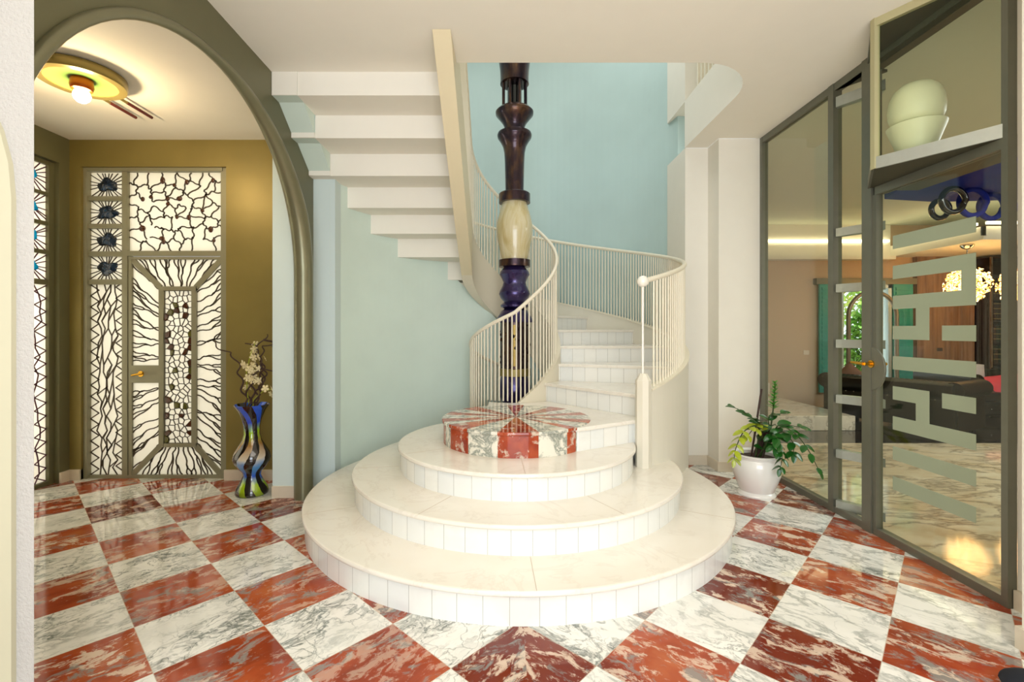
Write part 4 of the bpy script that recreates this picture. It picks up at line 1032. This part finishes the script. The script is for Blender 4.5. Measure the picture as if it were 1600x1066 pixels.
# projecting glass case above the door
A = (XR-.012, 2.465); B = (2.335, 2.96); Cc = (XR, 3.40)
case = empty('glass_display_case', (XR, 2.9, 2.46), 'angular glass case projecting above the partition door', 'display case')
obj('base', MB().prism([A, (XR+.35, 2.445), (XR+.35, 3.40), Cc, B], 2.456, 2.472), 'frame_dark', case)
def bar(p, q, z0, z1, w_=.028):
    d = V((q[0]-p[0], q[1]-p[1])); n_ = V((-d.y, d.x)).normalized()*w_/2
    return [(p[0]+n_.x, p[1]+n_.y), (p[0]-n_.x, p[1]-n_.y), (q[0]-n_.x, q[1]-n_.y), (q[0]+n_.x, q[1]+n_.y)]
obj('bottom_rail', MB().prism(bar(A, B, 0, 0), 2.457, 2.53), 'alu', case)
obj('top_rail', MB().prism(bar(A, B, 0, 0), 3.35, ZC-.001), 'khaki', case)
obj('side_rail', MB().prism(bar(B, Cc, 0, 0), 2.457, 2.53), 'frame', case); obj('side_rail', MB().prism(bar(B, Cc, 0, 0), 3.35, ZC-.001), 'frame', case)
obj('corner_post', MB().box(B[0]-.014, B[0]+.02, B[1]-.02, B[1]+.014, 2.457, ZC-.001), 'khaki', case)
obj('front_pane', MB().prism(bar(A, B, 0, 0, .006), 2.53, 3.35), 'glass', case)
obj('side_pane', MB().prism(bar(B, Cc, 0, 0, .006), 2.53, 3.35), 'glass', case)
obj('top_panel', MB().prism([(A[0]-.002, A[1]+.04), (Cc[0]-.002, Cc[1]-.04), (B[0]+.02, B[1])], 3.375, 3.398), 'frame_dark', case)
obj('inner_rail', MB().box(XR-.02, XR+.05, 2.48, 3.38, 3.30, ZC-.001), 'frame_dark', case)
sx, sy_ = 2.56, 2.915
sc = empty('stone_bowl_sculpture', (sx, sy_, 2.472), 'pale green rounded ball resting in a bowl inside the glass case', 'sculpture')
obj('bowl', MB().lathe([(.075, 0), (.082, .03), (.11, .13), (.142, .22), (.148, .24), (.138, .245), (.11, .24), (.001, .22)], (sx, sy_, 2.472), 48), 'stone_pale', sc)
obj('ball', MB().lathe([(.10, .245), (.125, .262), (.138, .30), (.142, .35), (.134, .41), (.112, .46), (.08, .49), (.04, .503), (.001, .505)], (sx, sy_, 2.472), 48), 'stone_pale', sc)

# ================================================================== LIVING ROOM
struct('wall_living_back', MB().box(2.67, 6.31, 8.8, 9.0, 0, ZC).box(7.18, 13, 8.8, 9.0, 0, ZC).box(6.31, 7.18, 8.8, 9.0, 2.24, ZC).box(6.31, 7.18, 8.8, 9.0, 0, .55).box(2.60, 2.67, 5.0, 9, 0, ZC), 'beige_paper', 'beige textured back wall of the living room', 'wall')
struct('wall_living_right', MB().box(12.9, 13, 2.3, 9, 0, ZC).box(4.2, 13, 2.2, 2.3, 0, ZC), 'beige_paper')
struct('trim_1', MB().box(2.68, 7.2, 8.62, 8.8, 2.74, 2.80).box(2.68, 7.2, 8.74, 8.8, 2.80, ZC), 'ceiling', 'cream cove ledge under the light strip', 'cornice')
tag(obj('led_strip', MB().box(2.7, 7.15, 8.70, 8.735, 3.07, 3.11), 'led'), 'glowing warm light strip along the living room back wall', 'light strip')
struct('ceiling_dropped', MB().box(7.2, 12.9, 7.05, 8.8, 2.80, 2.86).box(7.2, 7.24, 7.05, 8.8, 2.86, 3.0).box(7.2, 12.9, 7.05, 7.09, 2.86, 3.0), 'ceiling', 'dropped cream ceiling panel above the bookshelf', 'ceiling')
tag(obj('led_strip', MB().box(7.13, 7.17, 7.1, 8.6, 3.02, 3.06), 'led'), 'glowing light strip along the side of the dropped ceiling', 'light strip')
tag(obj('led_strip', MB().box(7.2, 9.5, 6.98, 7.02, 3.02, 3.06), 'led'), 'glowing light strip along the front of the dropped ceiling', 'light strip')
struct('trim_2', MB().box(7.66, 8.72, 8.70, 8.8, 0, 2.80), 'wood', 'vertical grained walnut panelling beside the bookshelf', 'panelling')
tag(obj('marble_platform', MB().box(2.68, 5.05, 6.74, 8.795, 0.001, .21), 'cream_marble_top', bevel=.006), 'low veined marble platform by the beige wall', 'platform')
# window with shutters
w2 = empty('window_2', (6.75, 8.8, .55), 'garden window between open teal shutters', 'window', kind='structure')
obj('window_frame', MB().box(6.27, 6.33, 8.74, 8.86, .5, 2.29).box(7.16, 7.22, 8.74, 8.86, .5, 2.29).box(6.27, 7.22, 8.74, 8.86, 2.22, 2.29).box(6.27, 7.22, 8.74, 8.86, .5, .56).box(7.02, 7.06, 8.76, 8.84, .55, 2.24), plain('pale_blue_white_frame', '#d9ecf2', .4, var=0), w2)
obj('pane', MB().box(6.33, 7.16, 8.80, 8.806, .56, 2.22), 'pane', w2)
obj('lintel', MB().box(5.8, 7.66, 8.7, 8.8, 2.29, 2.40), 'frame', w2)
for x0, x1 in ((5.87, 6.27), (7.24, 7.60)):
    sh = MB().box(x0, x1, 8.72, 8.76, .28, 2.29)
    for k in range(24): sh.box(x0+.04, x1-.04, 8.705, 8.72, .34+k*.08, .39+k*.08)
    obj('shutter', sh, 'teal', w2)['label'] = 'teal louvred shutter'
# arched tube frame in front of the window
pa = [(6.30, 8.58, z) for z in (0, .6, 1.2, 1.68)]+[(6.74-.44*cos(rad(a)), 8.58, 1.70+.44*sin(rad(a))) for a in range(0, 181, 9)]+[(7.18, 8.58, z) for z in (1.68, 1.2, .6, 0)]
tag(obj('arched_frame', MB().tube(pa, .035, 12), 'steel_tube'), 'slim bronze grey arched tube standing before the garden window', 'arch')
# garden
struct('ground', MB().add([(2, 9, -.1), (22, 9, -.1), (22, 26, -.1), (2, 26, -.1)], [(0, 1, 2, 3)]), 'terrace', 'pale terrace and lawn outside the garden window', 'ground')
def shrub(name, c, rx, rz_, n, label, mat='foliage', seed=1, cat='shrub'):
    random.seed(seed); e = empty(name, (c[0], c[1], -.1), label, cat)
    obj('trunk', MB().tube([(c[0], c[1], -.1), (c[0]+.05, c[1], c[2])], .06, 8), 'trunk', e); mb = MB()
    for k in range(n):
        a = random.uniform(0, 2*pi); b = math.acos(random.uniform(-1, 1)); r = random.uniform(.6, 1)**.5
        p = V((c[0]+rx*r*cos(a)*sin(b), c[1]+rx*r*sin(a)*sin(b), c[2]+rz_*r*cos(b)))
        leafmesh(mb, p, (random.uniform(-1, 1), random.uniform(-1, 1), random.uniform(-1, 1)), .16, .09, (random.uniform(-1, 1), .3, 1))
    obj('foliage', mb, mat, e, fix=False)
shrub('garden_shrub', (8.6, 10.9, 1.0), .6, 1.0, 1400, 'dense green shrub right outside the garden window', seed=2)
shrub('garden_tree', (9.3, 14.0, 3.0), 2.1, 1.5, 2600, 'broad leafy garden tree beyond the shrub', plain('light_foliage', '#8ab04e', .6, var=.3, scale=5), 3, 'tree')
area('garden_sun', (8, 9.6, 6), (rad(25), 0, 0), 4, 3, 900, (1, .97, .88))
# sofas
def sofa(name, loc, rz, W, D, label):
    e = empty(name, loc, label, 'sofa', rz=rz)
    # local frame: x along width, back at y=0, seat towards +y
    def rb(x0, x1, y0, y1, z0, z1): return MB().box(x0, x1, y0, y1, z0, z1)
    h = .64
    b = obj('base', rb(-W/2+.04, W/2-.04, .04, D-.06, .09, .30), 'leather', e, local=True, bevel=.03)
    n = 26; back = MB(); prof = [(.0, .10), (.0, .50), (-.06, .55), (-.10, .63), (-.08, .71), (.0, .76), (.10, .75), (.15, .68), (.15, .60), (.16, .30), (.16, .10)]
    for k in range(n):
        x0 = -W/2+W*k/n; x1 = x0+W/n
        pts0 = []
        for u in (0, .5):
            s_ = 1.0 if u == .5 else .93
            pts0.append([(x0+u*W/n*1.0, .05+(y-.05)*s_ if z > .5 else y, .62+(z-.62)*s_ if z > .5 else z) for y, z in prof])
        pts0.append([(x1, .05+(y-.05)*.93 if z > .5 else y, .62+(z-.62)*.93 if z > .5 else z) for y, z in prof])
        kk = len(prof)
        for a_, b_ in zip(pts0, pts0[1:]): back.add(a_+b_, [(i, i+1, kk+i+1, kk+i) for i in range(kk-1)], True)
    back.add([(-W/2, y, z) for y, z in prof], [tuple(range(len(prof)))]); back.add([(W/2, y, z) for y, z in prof], [tuple(range(len(prof)))])
    obj('backrest', back, 'leather', e, local=True)
    for s_ in (-1, 1):
        am = MB().box(min(s_*(W/2-.12), s_*(W/2+.02)), max(s_*(W/2-.12), s_*(W/2+.02)), .02, D, .09, .58)
        am.tube([(s_*(W/2-.02), -.02, .64), (s_*(W/2-.02), D+.02, .64)], .115, 24)
        obj('armrest', am, 'leather', e, local=True)
    nseat = 3
    for k in range(nseat):
        x0 = -W/2+.14+k*(W-.28)/nseat; obj('seat_cushion', rb(x0+.005, x0+(W-.28)/nseat-.005, .17, D-.02, .30, .46), 'leather', e, local=True, bevel=.04)
    bt = MB()
    for k in range(14): 
        bt.sphere((-W/2+.1+k*(W-.2)/13, D-.055, .20), .013, 8, 5); bt.sphere((-W/2+.1+k*(W-.2)/13, -.005, .50), .011, 8, 5)
    obj('button_row', bt, 'chrome', e, local=True)
    for sx_ in (-1, 1):
        for y_ in (.08, D-.1): obj('leg', MB().lathe([(.02, 0), (.03, .02), (.035, .09)], (sx_*(W/2-.1), y_, 0), 14), 'shelf', e, local=True)
    return e
sofa('leather_sofa', (5.56, 6.88, 0), rad(-63), 1.62, .85, 'black button tufted leather sofa with its back to the glass')
sofa('leather_sofa', (8.80, 8.28, 0), rad(180), 2.95, .98, 'black leather sofa with cushions in front of the bookshelf')
def cushion(name, loc, rot, w_, h_, t_, mat, label):
    mb = MB(); n = 10; g = []
    for sgn in (1, -1):
        vs = []
        for i in range(n+1):
            for j in range(n+1):
                u, v = i/n*2-1, j/n*2-1; th = t_/2*(max(0, (1-u**4)*(1-v**4)))**.5; pin = 1-.10*(abs(u)*abs(v))*0-.06*(1-abs(u*v))
                vs.append((u*w_/2*pin, sgn*th, v*h_/2*pin))
        mb.add(vs, [(i*(n+1)+j, (i+1)*(n+1)+j, (i+1)*(n+1)+j+1, i*(n+1)+j+1) for i in range(n) for j in range(n)], True)
    o = obj(name, mb, mat); o.location = loc; o.rotation_euler = rot; tag(o, label, 'cushion'); return o
cushion('cushion', (7.82, 7.92, .68), (rad(-14), rad(8), 0), .62, .45, .16, 'grey_cloth', 'pale grey cushion leaning on the sofa back near its arm')
cushion('cushion', (8.08, 7.62, .56), (rad(-62), rad(-6), 0), .52, .42, .16, 'rose', 'rose pink cushion lying in the middle of the far sofa')
cushion('cushion', (8.62, 7.66, .57), (rad(-60), rad(5), 0), .5, .42, .16, plain('deep_rose_cloth', '#b5303f', .7, var=.08), 'deep rose cushion at the frame edge of the far sofa')
cushion('cushion', (5.50, 7.45, .70), (rad(-8), rad(42), rad(-40)), .34, .34, .12, 'brown_cloth', 'brown cushion poking above the near sofa back')
# bookshelf
bsx0, bsx1, bsy = 8.74, 10.4, 8.42
bs = empty('bookshelf', ((bsx0+bsx1)/2, 8.6, 0), 'dark bookshelf filled with old leather volumes', 'bookshelf')
obj('side_panel', MB().box(bsx0, bsx0+.04, bsy, 8.78, 0, 2.75), 'shelf', bs); obj('side_panel', MB().box(bsx1-.04, bsx1, bsy, 8.78, 0, 2.75), 'shelf', bs)
obj('back_panel', MB().box(bsx0+.04, bsx1-.04, 8.77, 8.79, 0, 2.75), 'shelf', bs)
shz = [.45, .82, 1.20, 1.60, 1.98, 2.35, 2.72]
for z in shz: obj('shelf_board', MB().box(bsx0+.04, bsx1-.04, bsy, 8.77, z, z+.03), 'shelf', bs)
obj('metal_upright', MB().box(bsx0-.03, bsx0-.005, bsy-.03, bsy, 0, 2.75), 'chrome', bs)
random.seed(4)
for si, z in enumerate(shz[:5]):
    x = bsx0+.06; row = ('lowest visible', 'second', 'middle', 'fourth', 'upper')[si]
    while x < 10.25:
        w_ = random.uniform(.045, .07); h_ = random.uniform(.24, .31)
        o = obj('book', MB().box(-w_/2+.002, w_/2-.002, 0, .22, 0, h_), BOOKS[random.choice((0, 0, 1, 2, 3) if si else (3, 3, 2))], fix=False)
        o.location = (x+w_/2, bsy+.04, z+.03)
        tag(o, 'old leather bound volume on the %s shelf of the dark bookshelf' % row, 'book', 'old volumes on the %s shelf' % row); x += w_+.002
# chandeliers
def chandelier(x, y, z, label, r=.28):
    e = empty('chandelier', (x, y, 2.8), label, 'chandelier', None)
    obj('canopy', MB().lathe([(.085, 0), (.09, -.02), (.06, -.06), (.015, -.08)], (x, y, 2.8), 28), 'chrome', e)
    obj('rod', MB().tube([(x, y, 2.73), (x, y, z+r*.8)], .008, 8), 'chrome', e)
    mb = MB(); random.seed(8)
    for k in range(520):
        a = k*2.39996; zz_ = 1-2*(k+.5)/520; q = sqrt(1-zz_*zz_); d = V((q*cos(a), q*sin(a), zz_)); p = V((x, y, z))+d*r*random.uniform(.72, 1)
        leafmesh(mb, p, (random.uniform(-1, 1), random.uniform(-1, 1), random.uniform(-1, 1)), .05, .035, d)
    obj('crystal_globe', mb, 'crystal', e, fix=False)
    point('chandelier_light', (x, y, z), 5, (1, .74, .40), .22)
chandelier(7.36, 7.46, 2.17, 'nearer glowing globe chandelier of golden crystal petals')
chandelier(8.22, 7.46, 2.17, 'second golden petal chandelier half hidden at the door frame')
# navy ceiling piece
nv = empty('ceiling_sculpture', (6.2, 5.9, ZC), 'navy blue lacquered ceiling sculpture with hanging rings', 'sculpture')
obj('panel', MB().prism([(4.8, 5.2), (8.6, 4.6), (8.2, 6.55), (6.2, 6.75), (5.35, 6.6)], ZC-.12, ZC-.002), 'navy', nv)
for x, y, r in ((6.10, 6.1, .17), (6.55, 6.3, .16), (5.75, 6.0, .15), (6.35, 5.7, .20), (6.0, 6.45, .12)):
    obj('ring', MB().tube([(x+r*cos(2*pi*i/32), y+.02*i/32, ZC-.30+r*sin(2*pi*i/32)) for i in range(32)], .035, 10, closed=True), 'navy' if r > .15 else 'black_gloss', nv)
# switch plates
tag(obj('switch_plate', MB().box(8.02, 8.12, 8.688, 8.70, 1.05, 1.11), 'switch_dark', bevel=.003), 'small dark switch plate on the walnut panelling', 'switch')
tag(obj('switch_plate', MB().box(5.62, 5.72, 8.79, 8.80, .98, 1.06), 'switch'), 'pale switch plate on the beige wallpaper', 'switch')
tag(obj('socket_plate', MB().box(4.72, 4.98, 8.785, 8.80, .24, .45), 'switch'), 'white wall panel low on the beige wall above the platform', 'panel')

# small dark cloth at the near right edge of the floor
cb = MB().sphere((2.11, 1.87, .035), .11, 20, 10, (1.0, .8, .32)); cb.sphere((2.21, 1.82, .05), .10, 18, 8, (1., .9, .5))
tag(obj('cloth_bundle', cb, plain('dark_navy_cloth', '#10141f', .9, var=.1)), 'dark navy cloth bundle on the floor beside the near wall end', 'cloth')
